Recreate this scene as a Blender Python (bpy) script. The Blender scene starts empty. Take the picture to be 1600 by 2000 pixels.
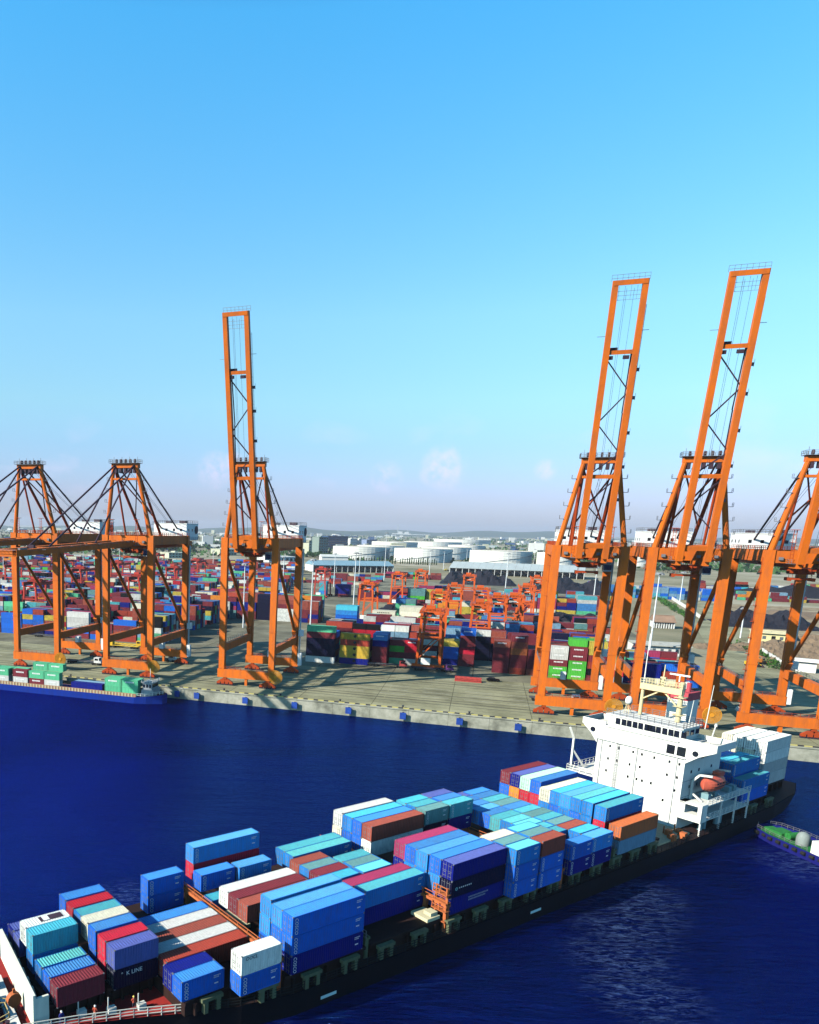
import bpy, bmesh, math, random
from math import radians as R, sin, cos, tan, pi, atan2, hypot, sqrt
from mathutils import Vector, Matrix
from mathutils.bvhtree import BVHTree
random.seed(11)
S = bpy.context.scene
COL = S.collection

# ------------------------------------------------------------------ camera geometry (1600 x 2000 frame)
FPX, CX, CY, PITCH, ROLL = 1501.45, 379.185, 1321.085, 0.1906, -0.0189
CAMZ = 59.0
_fw = Vector((0, cos(PITCH), -sin(PITCH))); _up = Vector((0, sin(PITCH), cos(PITCH))); _ri = Vector((1, 0, 0))
C_RI = cos(ROLL)*_ri - sin(ROLL)*_up
C_UP = sin(ROLL)*_ri + cos(ROLL)*_up
C_FW = _fw
EYE = Vector((0, 0, CAMZ))
def ray(px, py):
    return C_RI*((px-CX)/FPX) - C_UP*((py-CY)/FPX) + C_FW
def ground(px, py, z=4.0):
    r = ray(px, py); t = (z-CAMZ)/r.z
    return EYE + r*t
def px_of(P):
    d = Vector(P)-EYE; w = d.dot(C_FW)
    return CX+FPX*d.dot(C_RI)/w, CY-FPX*d.dot(C_UP)/w, w

# ------------------------------------------------------------------ colour + materials
def hx(h):
    h = h.lstrip('#'); v = [int(h[i:i+2], 16)/255 for i in (0, 2, 4)]
    return tuple(c/12.92 if c <= .04045 else ((c+.055)/1.055)**2.4 for c in v)
MATS = {}
def nodes_of(m):
    m.use_nodes = True
    return m.node_tree.nodes, m.node_tree.links
def paint(name, col, rough=.55, dirt=.35, scale=.35, rnd=.14, metal=0, spec=.12, dark=.45, streak=True, bump=0, rust=0):
    if name in MATS: return MATS[name]
    m = bpy.data.materials.new(name); n, l = nodes_of(m)
    b = n['Principled BSDF']
    b.inputs['Roughness'].default_value = rough; b.inputs['Metallic'].default_value = metal
    b.inputs['Specular IOR Level'].default_value = spec
    tc = n.new('ShaderNodeTexCoord')
    mp = n.new('ShaderNodeMapping'); mp.inputs['Scale'].default_value = (scale*2.2, scale*2.2, scale*(.5 if streak else 2.2))
    l.new(tc.outputs['Object'], mp.inputs['Vector'])
    oi = n.new('ShaderNodeObjectInfo')
    ml = n.new('ShaderNodeMath'); ml.operation = 'MULTIPLY'; ml.inputs[1].default_value = 37.0
    l.new(oi.outputs['Random'], ml.inputs[0])
    ns = n.new('ShaderNodeTexNoise'); ns.noise_dimensions = '4D'; ns.inputs['Scale'].default_value = 1.6; ns.inputs['Detail'].default_value = 7; ns.inputs['Roughness'].default_value = .68
    l.new(mp.outputs[0], ns.inputs['Vector']); l.new(ml.outputs[0], ns.inputs['W'])
    rp = n.new('ShaderNodeValToRGB'); rp.color_ramp.elements[0].position = .40; rp.color_ramp.elements[1].position = .70
    l.new(ns.outputs['Fac'], rp.inputs[0])
    mf = n.new('ShaderNodeMath'); mf.operation = 'MULTIPLY'; mf.inputs[1].default_value = dirt
    l.new(rp.outputs[0], mf.inputs[0])
    mx = n.new('ShaderNodeMix'); mx.data_type = 'RGBA'
    c = tuple(col); g = sum(c)/3
    dk = tuple((x*.75+g*.25)*dark for x in c)
    mx.inputs[6].default_value = (*c, 1); mx.inputs[7].default_value = (*dk, 1)
    l.new(mf.outputs[0], mx.inputs[0])
    last = mx.outputs[2]
    if rust:
        nr = n.new('ShaderNodeTexNoise'); nr.noise_dimensions = '4D'; nr.inputs['Scale'].default_value = 4.5; nr.inputs['Detail'].default_value = 8; nr.inputs['Roughness'].default_value = .75
        l.new(mp.outputs[0], nr.inputs['Vector']); l.new(ml.outputs[0], nr.inputs['W'])
        rr_ = n.new('ShaderNodeValToRGB'); rr_.color_ramp.elements[0].position = .56; rr_.color_ramp.elements[1].position = .74; l.new(nr.outputs['Fac'], rr_.inputs[0])
        mq = n.new('ShaderNodeMath'); mq.operation = 'MULTIPLY'; mq.inputs[1].default_value = rust; l.new(rr_.outputs[0], mq.inputs[0])
        m5 = n.new('ShaderNodeMix'); m5.data_type = 'RGBA'; m5.inputs[7].default_value = (.13,.06,.035,1); l.new(mq.outputs[0], m5.inputs[0]); l.new(last, m5.inputs[6]); last = m5.outputs[2]
    hv = n.new('ShaderNodeHueSaturation')
    mr = n.new('ShaderNodeMapRange'); mr.inputs[3].default_value = 1-rnd; mr.inputs[4].default_value = 1+rnd
    l.new(oi.outputs['Random'], mr.inputs[0]); l.new(mr.outputs[0], hv.inputs['Value'])
    l.new(last, hv.inputs['Color']); l.new(hv.outputs[0], b.inputs['Base Color'])
    if bump:
        bp = n.new('ShaderNodeBump'); bp.inputs['Strength'].default_value = bump; bp.inputs['Distance'].default_value = .05
        l.new(ns.outputs['Fac'], bp.inputs['Height']); l.new(bp.outputs[0], b.inputs['Normal'])
    MATS[name] = m
    return m
def flat(name, col, rough=.6, spec=.3, metal=0):
    if name in MATS: return MATS[name]
    m = bpy.data.materials.new(name); n, l = nodes_of(m); b = n['Principled BSDF']
    b.inputs['Base Color'].default_value = (*col, 1); b.inputs['Roughness'].default_value = rough
    b.inputs['Specular IOR Level'].default_value = spec; b.inputs['Metallic'].default_value = metal
    MATS[name] = m; return m

CCOL = {  # container paints
 'blue': (.008,.135,.64), 'azure': (.03,.27,.74), 'lit faded blue': (.045,.26,.66), 'lit faded azure': (.09,.37,.68), 'sea blue': (.012,.20,.60), 'steel blue': (.05,.22,.52), 'cyan': (.06,.46,.60), 'teal': (.075,.40,.46),
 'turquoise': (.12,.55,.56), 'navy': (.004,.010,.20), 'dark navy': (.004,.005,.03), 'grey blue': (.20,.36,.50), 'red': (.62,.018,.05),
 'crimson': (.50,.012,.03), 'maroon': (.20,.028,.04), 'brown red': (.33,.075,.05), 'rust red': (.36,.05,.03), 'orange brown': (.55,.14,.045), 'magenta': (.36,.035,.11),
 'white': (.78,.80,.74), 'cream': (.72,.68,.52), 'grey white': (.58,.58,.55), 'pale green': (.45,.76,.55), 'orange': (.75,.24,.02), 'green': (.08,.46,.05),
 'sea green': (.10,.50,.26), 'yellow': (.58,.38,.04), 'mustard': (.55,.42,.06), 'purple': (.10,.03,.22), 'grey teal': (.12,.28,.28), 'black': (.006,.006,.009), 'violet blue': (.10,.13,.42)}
def cmat(c): return paint('paint_'+c.replace(' ', '_'), CCOL[c], rough=.55, dirt=.6, scale=.55, rnd=.14, dark=.58, rust=.5)

# ------------------------------------------------------------------ mesh builder
class MB:
    def __init__(s): s.v = []; s.f = []; s.m = []
    def quad(s, a, b, c, d, mi=0):
        k = len(s.v); s.v += [tuple(a), tuple(b), tuple(c), tuple(d)]; s.f.append((k, k+1, k+2, k+3)); s.m.append(mi)
    def poly(s, pts, mi=0):
        k = len(s.v); s.v += [tuple(p) for p in pts]; s.f.append(tuple(range(k, k+len(pts)))); s.m.append(mi)
    def hexa(s, p, mi=0):   # 8 points: bottom 0-3 ccw, top 4-7
        k = len(s.v); s.v += [tuple(q) for q in p]
        for f in ((0,3,2,1),(4,5,6,7),(0,1,5,4),(1,2,6,5),(2,3,7,6),(3,0,4,7)):
            s.f.append(tuple(k+i for i in f)); s.m.append(mi)
    def box(s, x0, x1, y0, y1, z0, z1, mi=0):
        s.hexa([(x0,y0,z0),(x1,y0,z0),(x1,y1,z0),(x0,y1,z0),(x0,y0,z1),(x1,y0,z1),(x1,y1,z1),(x0,y1,z1)], mi)
    def beam(s, a, b, w, h=None, mi=0, up=(0,0,1), w2=None, h2=None):
        a = Vector(a); b = Vector(b); d = (b-a).normalized(); u = Vector(up)
        if abs(d.dot(u)) > .98: u = Vector((0,1,0))
        sd = d.cross(u).normalized(); u = sd.cross(d).normalized()
        h = h or w; w2 = w2 or w; h2 = h2 or h
        P = []
        for q, ww, hh in ((a, w, h), (b, w2, h2)):
            P += [q-sd*ww/2-u*hh/2, q+sd*ww/2-u*hh/2, q+sd*ww/2+u*hh/2, q-sd*ww/2+u*hh/2]
        k = len(s.v); s.v += [tuple(q) for q in P]
        for f in ((0,1,2,3),(7,6,5,4),(0,4,5,1),(1,5,6,2),(2,6,7,3),(3,7,4,0)):
            s.f.append(tuple(k+i for i in f)); s.m.append(mi)
    def tube(s, a, b, r, n=8, mi=0, r2=None, cap=True):
        a = Vector(a); b = Vector(b); d = (b-a).normalized(); u = Vector((0,0,1))
        if abs(d.dot(u)) > .98: u = Vector((0,1,0))
        x = d.cross(u).normalized(); y = d.cross(x).normalized(); r2 = r if r2 is None else r2
        k = len(s.v)
        for q, rr in ((a, r), (b, r2)):
            for i in range(n):
                t = 2*pi*i/n; s.v.append(tuple(q+x*cos(t)*rr+y*sin(t)*rr))
        for i in range(n):
            j = (i+1) % n; s.f.append((k+i, k+j, k+n+j, k+n+i)); s.m.append(mi)
        if cap:
            s.f.append(tuple(k+i for i in reversed(range(n)))); s.m.append(mi)
            s.f.append(tuple(k+n+i for i in range(n))); s.m.append(mi)
    def lathe(s, c, prof, n=24, mi=0):   # prof: (r, z) list
        k = len(s.v); c = Vector(c)
        for r, z in prof:
            for i in range(n):
                t = 2*pi*i/n; s.v.append((c.x+r*cos(t), c.y+r*sin(t), c.z+z))
        for j in range(len(prof)-1):
            for i in range(n):
                i2 = (i+1) % n; s.f.append((k+j*n+i, k+j*n+i2, k+(j+1)*n+i2, k+(j+1)*n+i)); s.m.append(mi)
    def rail(s, pts, h=1.1, step=2.0, r=.05, mi=0, mids=1):
        for a, b in zip(pts, pts[1:]):
            a = Vector(a); b = Vector(b); L = (b-a).length; n = max(1, int(round(L/step)))
            for i in range(n+1):
                q = a.lerp(b, i/n); s.beam(q, q+Vector((0,0,h)), r*2, mi=mi)
            for kx in range(mids+1):
                dz = Vector((0,0,h*(1-kx/(mids+1)))); s.beam(a+dz, b+dz, r*1.6, mi=mi)
    def xf(s, M):
        s.v = [tuple(M @ Vector(q)) for q in s.v]; return s
    def mesh(s, name, mats):
        me = bpy.data.meshes.new(name); me.from_pydata(s.v, [], s.f)
        for m in (mats if isinstance(mats, (list, tuple)) else [mats]): me.materials.append(m)
        me.polygons.foreach_set('material_index', s.m); me.update()
        return me
    def build(s, name, mats, parent=None):
        return link(name, s.mesh(name, mats), parent)
def link(name, data, parent=None, loc=None, rz=0):
    o = bpy.data.objects.new(name, data); COL.objects.link(o)
    if parent: o.parent = parent
    if loc is not None: o.location = loc
    if rz: o.rotation_euler = (0, 0, rz)
    return o
def tag(o, label=None, cat=None, group=None, kind=None):
    if label: o['label'] = label
    if cat: o['category'] = cat
    if group: o['group'] = group
    if kind: o['kind'] = kind
    return o
def thing(name, label, cat, loc=(0,0,0), rz=0, group=None):
    o = link(name, None, None, loc, rz); o.empty_display_size = .5
    return tag(o, label, cat, group)
def copy_tree(o, parent=None):
    c = o.copy(); COL.objects.link(c); c.parent = parent
    for ch in list(o.children): copy_tree(ch, c)
    return c
def smooth(o, ang=35):
    me = o.data
    for p in me.polygons: p.use_smooth = True
    return o
_txt = {}
def text_mesh(body, size, shear=0, ext=.004, align='CENTER'):
    key = (body, size, shear, align)
    if key in _txt: return _txt[key]
    cu = bpy.data.curves.new('lettering', 'FONT'); cu.body = body; cu.size = size; cu.extrude = ext; cu.shear = shear
    cu.align_x = align; cu.align_y = 'CENTER'; cu.resolution_u = 2
    o = bpy.data.objects.new('lettering', cu); COL.objects.link(o)
    bpy.context.view_layer.update()
    me = bpy.data.meshes.new_from_object(o.evaluated_get(bpy.context.evaluated_depsgraph_get()))
    bpy.data.objects.remove(o); me.name = 'lettering'
    _txt[key] = me
    return me
ORD = ['', 'first','second','third','fourth','fifth','sixth','seventh','eighth','ninth','tenth','eleventh','twelfth','thirteenth','fourteenth','fifteenth','sixteenth','seventeenth','eighteenth','nineteenth','twentieth']

# ------------------------------------------------------------------ camera, light, world
cam_d = bpy.data.cameras.new('camera'); cam = bpy.data.objects.new('camera', cam_d); COL.objects.link(cam)
cam_d.sensor_fit = 'VERTICAL'; cam_d.sensor_height = 24; cam_d.sensor_width = 24*.8
cam_d.lens = FPX/2000*24; cam_d.shift_x = (800-CX)/2000; cam_d.shift_y = (CY-1000)/2000
cam_d.clip_start = .5; cam_d.clip_end = 150000
M = Matrix((C_RI, C_UP, -C_FW)).transposed().to_4x4(); M.translation = EYE
cam.matrix_world = M
S.camera = cam

SUN_EL, SUN_AZ = 31.0, 202.0          # azimuth as a maths angle from +x
sd = Vector((cos(R(SUN_AZ))*cos(R(SUN_EL)), sin(R(SUN_AZ))*cos(R(SUN_EL)), sin(R(SUN_EL))))
ld = bpy.data.lights.new('sun', 'SUN'); ld.energy = 5.0; ld.angle = R(.5); ld.color = (1, .93, .80)
lo = bpy.data.objects.new('sun', ld); COL.objects.link(lo); lo.rotation_euler = sd.to_track_quat('Z', 'Y').to_euler(); lo.location = (-200, -100, 200)
w = bpy.data.worlds.new('World'); S.world = w; w.use_nodes = True
n, l = w.node_tree.nodes, w.node_tree.links
bg = n['Background']; bg.inputs['Strength'].default_value = .15
sk = n.new('ShaderNodeTexSky'); sk.sky_type = 'NISHITA'; sk.sun_disc = False
sk.sun_elevation = R(SUN_EL); sk.sun_rotation = R(90-SUN_AZ) % (2*pi)
sk.altitude = 60; sk.air_density = 1.0; sk.dust_density = .6; sk.ozone_density = 1.6
hs = n.new('ShaderNodeHueSaturation'); hs.inputs['Saturation'].default_value = 1.0
tc0 = n.new('ShaderNodeTexCoord'); sx0 = n.new('ShaderNodeSeparateXYZ'); l.new(tc0.outputs['Generated'], sx0.inputs[0])
rs = n.new('ShaderNodeValToRGB'); e0 = rs.color_ramp.elements       # sky tint from the horizon upward, darkened overhead to weaken the ambient fill
SKYC = ((0, (.44,.50,.86)), (.045, (.54,.59,.94)), (.10, (.58,.76,.96)), (.15, (.70,.97,.99)), (.24, (.78,1.20,1.20)), (.5, (.42,1.48,1.75)), (.62, (.12,.48,.8)), (1, (.03,.10,.20)))
e0[1].position = 1.0; e0[1].color = (*[q/1.7 for q in SKYC[-1][1]], 1); e0[0].position = 0; e0[0].color = (*[q/1.7 for q in SKYC[0][1]], 1)
for p_, c_ in SKYC[1:-1]:
    k = e0.new(p_); k.color = (*[q/1.7 for q in c_], 1)
l.new(sx0.outputs['Z'], rs.inputs[0])
mt = n.new('ShaderNodeMix'); mt.data_type = 'RGBA'; mt.blend_type = 'MULTIPLY'; mt.inputs[0].default_value = 1; mt.clamp_result = False
l.new(sk.outputs[0], mt.inputs[6]); l.new(rs.outputs[0], mt.inputs[7])
hs.inputs['Value'].default_value = 1.42
l.new(mt.outputs[2], hs.inputs['Color'])
# a few faint pink cloud wisps low over the land
tc = n.new('ShaderNodeTexCoord'); mp = n.new('ShaderNodeMapping'); mp.inputs['Scale'].default_value = (11, 11, 20); mp.inputs['Location'].default_value = (1.3, 0.4, .2)
l.new(tc.outputs['Generated'], mp.inputs[0])
nz = n.new('ShaderNodeTexNoise'); nz.inputs['Scale'].default_value = 1.0; nz.inputs['Detail'].default_value = 5; l.new(mp.outputs[0], nz.inputs['Vector'])
rp = n.new('ShaderNodeValToRGB'); rp.color_ramp.elements[0].position = .57; rp.color_ramp.elements[1].position = .78; l.new(nz.outputs['Fac'], rp.inputs[0])
sx = n.new('ShaderNodeSeparateXYZ'); l.new(tc.outputs['Generated'], sx.inputs[0])
bd = n.new('ShaderNodeValToRGB'); e = bd.color_ramp.elements; e[0].position = .015; e[0].color = (0,0,0,1); e[1].position = .16; e[1].color = (0,0,0,1)
k = e.new(.07); k.color = (1,1,1,1); l.new(sx.outputs['Z'], bd.inputs[0])
mu = n.new('ShaderNodeMath'); mu.operation = 'MULTIPLY'; l.new(rp.outputs[0], mu.inputs[0]); l.new(bd.outputs[0], mu.inputs[1])
m2 = n.new('ShaderNodeMath'); m2.operation = 'MULTIPLY'; m2.inputs[1].default_value = .22; l.new(mu.outputs[0], m2.inputs[0])
mx = n.new('ShaderNodeMix'); mx.data_type = 'RGBA'; mx.inputs[7].default_value = (5.8, 4.3, 5.6, 1)
puff = None
for (px, py), rad in (((868,912), .030), ((846,925), .018), ((420,918), .026), ((455,905), .016), ((755,932), .022), ((1065,918), .014)):
    d_ = ray(px, py).normalized()
    vd_ = n.new('ShaderNodeVectorMath'); vd_.operation = 'DISTANCE'; vd_.inputs[1].default_value = d_; l.new(tc.outputs['Generated'], vd_.inputs[0])
    nm = n.new('ShaderNodeMapRange'); nm.inputs[1].default_value = rad; nm.inputs[2].default_value = 0; l.new(vd_.outputs['Value'], nm.inputs[0])
    if puff is None: puff = nm.outputs[0]
    else:
        mm = n.new('ShaderNodeMath'); mm.operation = 'MAXIMUM'; l.new(puff, mm.inputs[0]); l.new(nm.outputs[0], mm.inputs[1]); puff = mm.outputs[0]
nf = n.new('ShaderNodeTexNoise'); nf.inputs['Scale'].default_value = 60; nf.inputs['Detail'].default_value = 6; nf.inputs['Roughness'].default_value = .6; l.new(tc.outputs['Generated'], nf.inputs['Vector'])
rn = n.new('ShaderNodeValToRGB'); rn.color_ramp.elements[0].position = .36; rn.color_ramp.elements[1].position = .66; l.new(nf.outputs['Fac'], rn.inputs[0])
pm_ = n.new('ShaderNodeMath'); pm_.operation = 'MULTIPLY'; l.new(puff, pm_.inputs[0]); l.new(rn.outputs[0], pm_.inputs[1])
pa = n.new('ShaderNodeMath'); pa.operation = 'MULTIPLY_ADD'; pa.inputs[1].default_value = .62; l.new(pm_.outputs[0], pa.inputs[0]); l.new(m2.outputs[0], pa.inputs[2]); pa.use_clamp = True
l.new(pa.outputs[0], mx.inputs[0]); l.new(hs.outputs[0], mx.inputs[6]); l.new(mx.outputs[2], bg.inputs['Color'])
S.view_settings.view_transform = 'Standard'; S.view_settings.look = 'None'; S.view_settings.gamma = 1; S.view_settings.exposure = .62
S.view_settings.use_curve_mapping = False
S.cycles.max_bounces = 5; S.cycles.diffuse_bounces = 0; S.cycles.glossy_bounces = 2; S.cycles.volume_bounces = 0; S.cycles.transmission_bounces = 2
S.cycles.use_denoising = True
HAZE = 5.5e-5
# ================================================================== SETTING: water, quay, land
QY = R(-20.26); E1 = Vector((cos(QY), sin(QY), 0)); E2 = Vector((-sin(QY), cos(QY), 0)); QO = Vector((59.1, 247.2, 0))
QZ = 4.0; EDGE = -6.6
def Q(s, t, z=QZ): return QO + E1*s + E2*t + Vector((0,0,z))
def st_of(P): d = Vector((P[0], P[1], 0))-QO; return d.dot(E1), d.dot(E2)

# water
m = bpy.data.materials.new('sea_water'); n, l = nodes_of(m); n.remove(n['Principled BSDF']); out = n['Material Output']
geo = n.new('ShaderNodeNewGeometry')
mpw = n.new('ShaderNodeMapping'); mpw.inputs['Rotation'].default_value = (0,0,R(12)); mpw.inputs['Scale'].default_value = (.35,1.1,1); l.new(geo.outputs['Position'], mpw.inputs[0])
n1 = n.new('ShaderNodeTexNoise'); n1.inputs['Scale'].default_value = 1.15; n1.inputs['Detail'].default_value = 6; n1.inputs['Roughness'].default_value = .65; l.new(mpw.outputs[0], n1.inputs['Vector'])
n2 = n.new('ShaderNodeTexNoise'); n2.inputs['Scale'].default_value = .012; n2.inputs['Detail'].default_value = 4; n2.inputs['Distortion'].default_value = .8; l.new(geo.outputs['Position'], n2.inputs['Vector'])
n3 = n.new('ShaderNodeTexNoise'); n3.inputs['Scale'].default_value = .30; n3.inputs['Detail'].default_value = 3; l.new(mpw.outputs[0], n3.inputs['Vector'])
ad = n.new('ShaderNodeMath'); ad.operation = 'MULTIPLY_ADD'; ad.inputs[1].default_value = 1.6; l.new(n3.outputs['Fac'], ad.inputs[0]); l.new(n1.outputs['Fac'], ad.inputs[2])
bp = n.new('ShaderNodeBump'); bp.inputs['Strength'].default_value = 1; bp.inputs['Distance'].default_value = .95; l.new(ad.outputs[0], bp.inputs['Height'])
df = n.new('ShaderNodeBsdfDiffuse'); l.new(bp.outputs[0], df.inputs['Normal'])
rw = n.new('ShaderNodeValToRGB'); rw.color_ramp.elements[0].position = .38; rw.color_ramp.elements[0].color = (.0002,.0009,.022,1); rw.color_ramp.elements[1].position = .62; rw.color_ramp.elements[1].color = (.0004,.0030,.078,1)
l.new(n2.outputs['Fac'], rw.inputs[0])
# broken foam left by the propeller and by the tug: streaky noise inside soft patches of water
foam = None
for (px, py), rad in (((1262,1748), 8), ((1245,1780), 9), ((1222,1820), 9), ((1215,1875), 9), ((1255,1940), 9), ((1580,1690), 11), ((250,1745), 6)):
    P = ground(px, py, 0)
    vm = n.new('ShaderNodeVectorMath'); vm.operation = 'DISTANCE'; vm.inputs[1].default_value = P; l.new(geo.outputs['Position'], vm.inputs[0])
    mr = n.new('ShaderNodeMapRange'); mr.inputs[1].default_value = rad; mr.inputs[2].default_value = rad*.15; mr.inputs[3].default_value = 0; mr.inputs[4].default_value = 1; l.new(vm.outputs['Value'], mr.inputs[0])
    if foam is None: foam = mr.outputs[0]
    else:
        mm = n.new('ShaderNodeMath'); mm.operation = 'MAXIMUM'; l.new(foam, mm.inputs[0]); l.new(mr.outputs[0], mm.inputs[1]); foam = mm.outputs[0]
mpf = n.new('ShaderNodeMapping'); mpf.inputs['Rotation'].default_value = (0,0,R(25)); mpf.inputs['Scale'].default_value = (.42,1.5,1); l.new(geo.outputs['Position'], mpf.inputs[0])
n4 = n.new('ShaderNodeTexNoise'); n4.inputs['Scale'].default_value = 1; n4.inputs['Detail'].default_value = 8; n4.inputs['Roughness'].default_value = .7; n4.inputs['Distortion'].default_value = 1.2; l.new(mpf.outputs[0], n4.inputs['Vector'])
rf = n.new('ShaderNodeValToRGB'); rf.color_ramp.elements[0].position = .47; rf.color_ramp.elements[1].position = .82; l.new(n4.outputs['Fac'], rf.inputs[0])
fm = n.new('ShaderNodeMath'); fm.operation = 'MULTIPLY'; l.new(foam, fm.inputs[0]); l.new(rf.outputs[0], fm.inputs[1])
xc = n.new('ShaderNodeMix'); xc.data_type = 'RGBA'; xc.inputs[7].default_value = (.13,.21,.40,1); l.new(fm.outputs[0], xc.inputs[0]); l.new(rw.outputs[0], xc.inputs[6]); l.new(xc.outputs[2], df.inputs['Color'])
gl = n.new('ShaderNodeBsdfGlossy'); gl.inputs['Roughness'].default_value = .06; gl.inputs['Color'].default_value = (.05,.23,1.0,1); l.new(bp.outputs[0], gl.inputs['Normal'])
fr = n.new('ShaderNodeFresnel'); fr.inputs['IOR'].default_value = 1.55; l.new(bp.outputs[0], fr.inputs['Normal'])
ms = n.new('ShaderNodeMixShader'); l.new(fr.outputs[0], ms.inputs[0]); l.new(df.outputs[0], ms.inputs[1]); l.new(gl.outputs[0], ms.inputs[2]); l.new(ms.outputs[0], out.inputs['Surface'])
b = MB(); b.quad((-60000,-60000,0),(60000,-60000,0),(60000,60000,0),(-60000,60000,0))
tag(b.build('water', m), kind='structure')

# land: one sheet from the quay edge to the horizon
def concrete(name, c1, c2, c3, sc=.03, lines=None):
    m = bpy.data.materials.new(name); n, l = nodes_of(m); bs = n['Principled BSDF']; bs.inputs['Roughness'].default_value = .9; bs.inputs['Specular IOR Level'].default_value = .15
    tc = n.new('ShaderNodeTexCoord')
    a = n.new('ShaderNodeTexNoise'); a.inputs['Scale'].default_value = sc; a.inputs['Detail'].default_value = 9; a.inputs['Roughness'].default_value = .62; l.new(tc.outputs['Object'], a.inputs['Vector'])
    r = n.new('ShaderNodeValToRGB'); el = r.color_ramp.elements; el[0].position = .32; el[0].color = (*c1,1); el[1].position = .68; el[1].color = (*c3,1); q = el.new(.5); q.color = (*c2,1)
    l.new(a.outputs['Fac'], r.inputs[0]); last = r.outputs[0]
    bfine = n.new('ShaderNodeTexNoise'); bfine.inputs['Scale'].default_value = 1.3; bfine.inputs['Detail'].default_value = 4; l.new(tc.outputs['Object'], bfine.inputs['Vector'])
    mr = n.new('ShaderNodeMapRange'); mr.inputs[3].default_value = .78; mr.inputs[4].default_value = 1.2; l.new(bfine.outputs['Fac'], mr.inputs[0])
    mm = n.new('ShaderNodeMix'); mm.data_type = 'RGBA'; mm.blend_type = 'MULTIPLY'; mm.inputs[0].default_value = 1; l.new(last, mm.inputs[6]); l.new(mr.outputs[0], mm.inputs[7]); last = mm.outputs[2]
    if lines:
        mp = n.new('ShaderNodeMapping'); l.new(tc.outputs['Object'], mp.inputs[0])
        br = n.new('ShaderNodeTexBrick'); br.inputs['Scale'].default_value = 1; br.inputs['Brick Width'].default_value = lines[0]; br.inputs['Row Height'].default_value = lines[1]; br.inputs['Mortar Size'].default_value = lines[2]; br.offset = 0
        br.inputs['Color1'].default_value = (1,1,1,1); br.inputs['Color2'].default_value = (.88,.88,.88,1); br.inputs['Mortar'].default_value = (.38,.38,.36,1); br.inputs['Mortar Smooth'].default_value = .4
        l.new(mp.outputs[0], br.inputs['Vector'])
        m3 = n.new('ShaderNodeMix'); m3.data_type = 'RGBA'; m3.blend_type = 'MULTIPLY'; m3.inputs[0].default_value = 1; l.new(last, m3.inputs[6]); l.new(br.outputs[0], m3.inputs[7]); last = m3.outputs[2]
    l.new(last, bs.inputs['Base Color']); return m
apron_m = concrete('apron_concrete', (.16,.152,.088), (.285,.272,.165), (.37,.352,.22), .06, (24, 8.2, .14))
yard_m = concrete('yard_paving', (.085,.082,.058), (.19,.18,.125), (.33,.315,.225), .035, (30, 26, .25))
land_m = concrete('far_land', (.13,.13,.07), (.28,.25,.16), (.45,.41,.31), .006)
dirt_m = concrete('bare_earth', (.15,.105,.06), (.30,.23,.14), (.44,.37,.25), .11)
def sheet(name, pts, z, mat, kind='structure'):
    b = MB(); b.poly([(p[0], p[1], 0.0) for p in pts]); me = b.mesh(name, mat)
    o = link(name, me, None, QO+Vector((0,0,z)), QY); tag(o, kind=kind); return o
FAR = 60000
sheet('ground', [(-FAR, EDGE+.9), (FAR, EDGE+.9), (FAR, FAR), (-FAR, FAR)], QZ-.15, land_m)
sheet('quay_apron', [(-700, EDGE+.9), (700, EDGE+.9), (700, 58), (-700, 58)], QZ, apron_m)
sheet('yard', [(-900, 58), (115, 58), (115, 640), (-900, 900)], QZ-.05, yard_m)
sheet('road', [(118, 58), (150, 58), (235, 640), (212, 640)], QZ-.01, apron_m)
sheet('dirt_field', [(152, 142), (420, 142), (520, 520), (215, 520)], QZ-.03, dirt_m)
# quay wall: cope, face and joints
quay_m = concrete('quay_wall_concrete', (.15,.15,.12), (.30,.30,.24), (.42,.41,.34), .2)
b = MB()
for i in range(-60, 61):
    s0, s1 = i*12.0, i*12.0+11.94
    b.box(s0, s1, EDGE, EDGE+6, -3, QZ-.35); b.box(s0, s1, EDGE-.25, EDGE+.9, QZ-.35, QZ+.02)
o = b.build('quay', quay_m); o.location = QO; o.rotation_euler = (0,0,QY); tag(o, kind='structure')
# crane rails on the apron
rail_m = flat('rail_steel', (.06,.05,.045), .5, metal=.6)
for t in (4.6, 38.0):
    b = MB(); b.box(-650, 650, t-.12, t+.12, 0, .03); o = b.build('crane_rail', rail_m); o.location = QO+Vector((0,0,QZ+.009)); o.rotation_euler = (0,0,QY)
    tag(o, 'steel crane rail along the quay edge' if t < 9 else 'steel crane rail under the landward crane legs', 'rail')
# striped kerb
def stripes(name, ca, cb, sc, axis=0):
    m = bpy.data.materials.new(name); n, l = nodes_of(m); bs = n['Principled BSDF']; bs.inputs['Roughness'].default_value = .7
    tc = n.new('ShaderNodeTexCoord'); sp = n.new('ShaderNodeSeparateXYZ'); l.new(tc.outputs['Object'], sp.inputs[0])
    a = n.new('ShaderNodeMath'); a.operation = 'MULTIPLY'; a.inputs[1].default_value = 1/sc; l.new(sp.outputs[axis], a.inputs[0])
    f = n.new('ShaderNodeMath'); f.operation = 'FRACT'; l.new(a.outputs[0], f.inputs[0])
    g = n.new('ShaderNodeMath'); g.operation = 'GREATER_THAN'; g.inputs[1].default_value = .56; l.new(f.outputs[0], g.inputs[0])
    x = n.new('ShaderNodeMix'); x.data_type = 'RGBA'; x.inputs[6].default_value = (*ca,1); x.inputs[7].default_value = (*cb,1); l.new(g.outputs[0], x.inputs[0]); l.new(x.outputs[2], bs.inputs['Base Color']); return m
kerb_m = stripes('kerb_stripes', (.46,.40,.13), (.03,.03,.03), 3.4)
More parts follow.
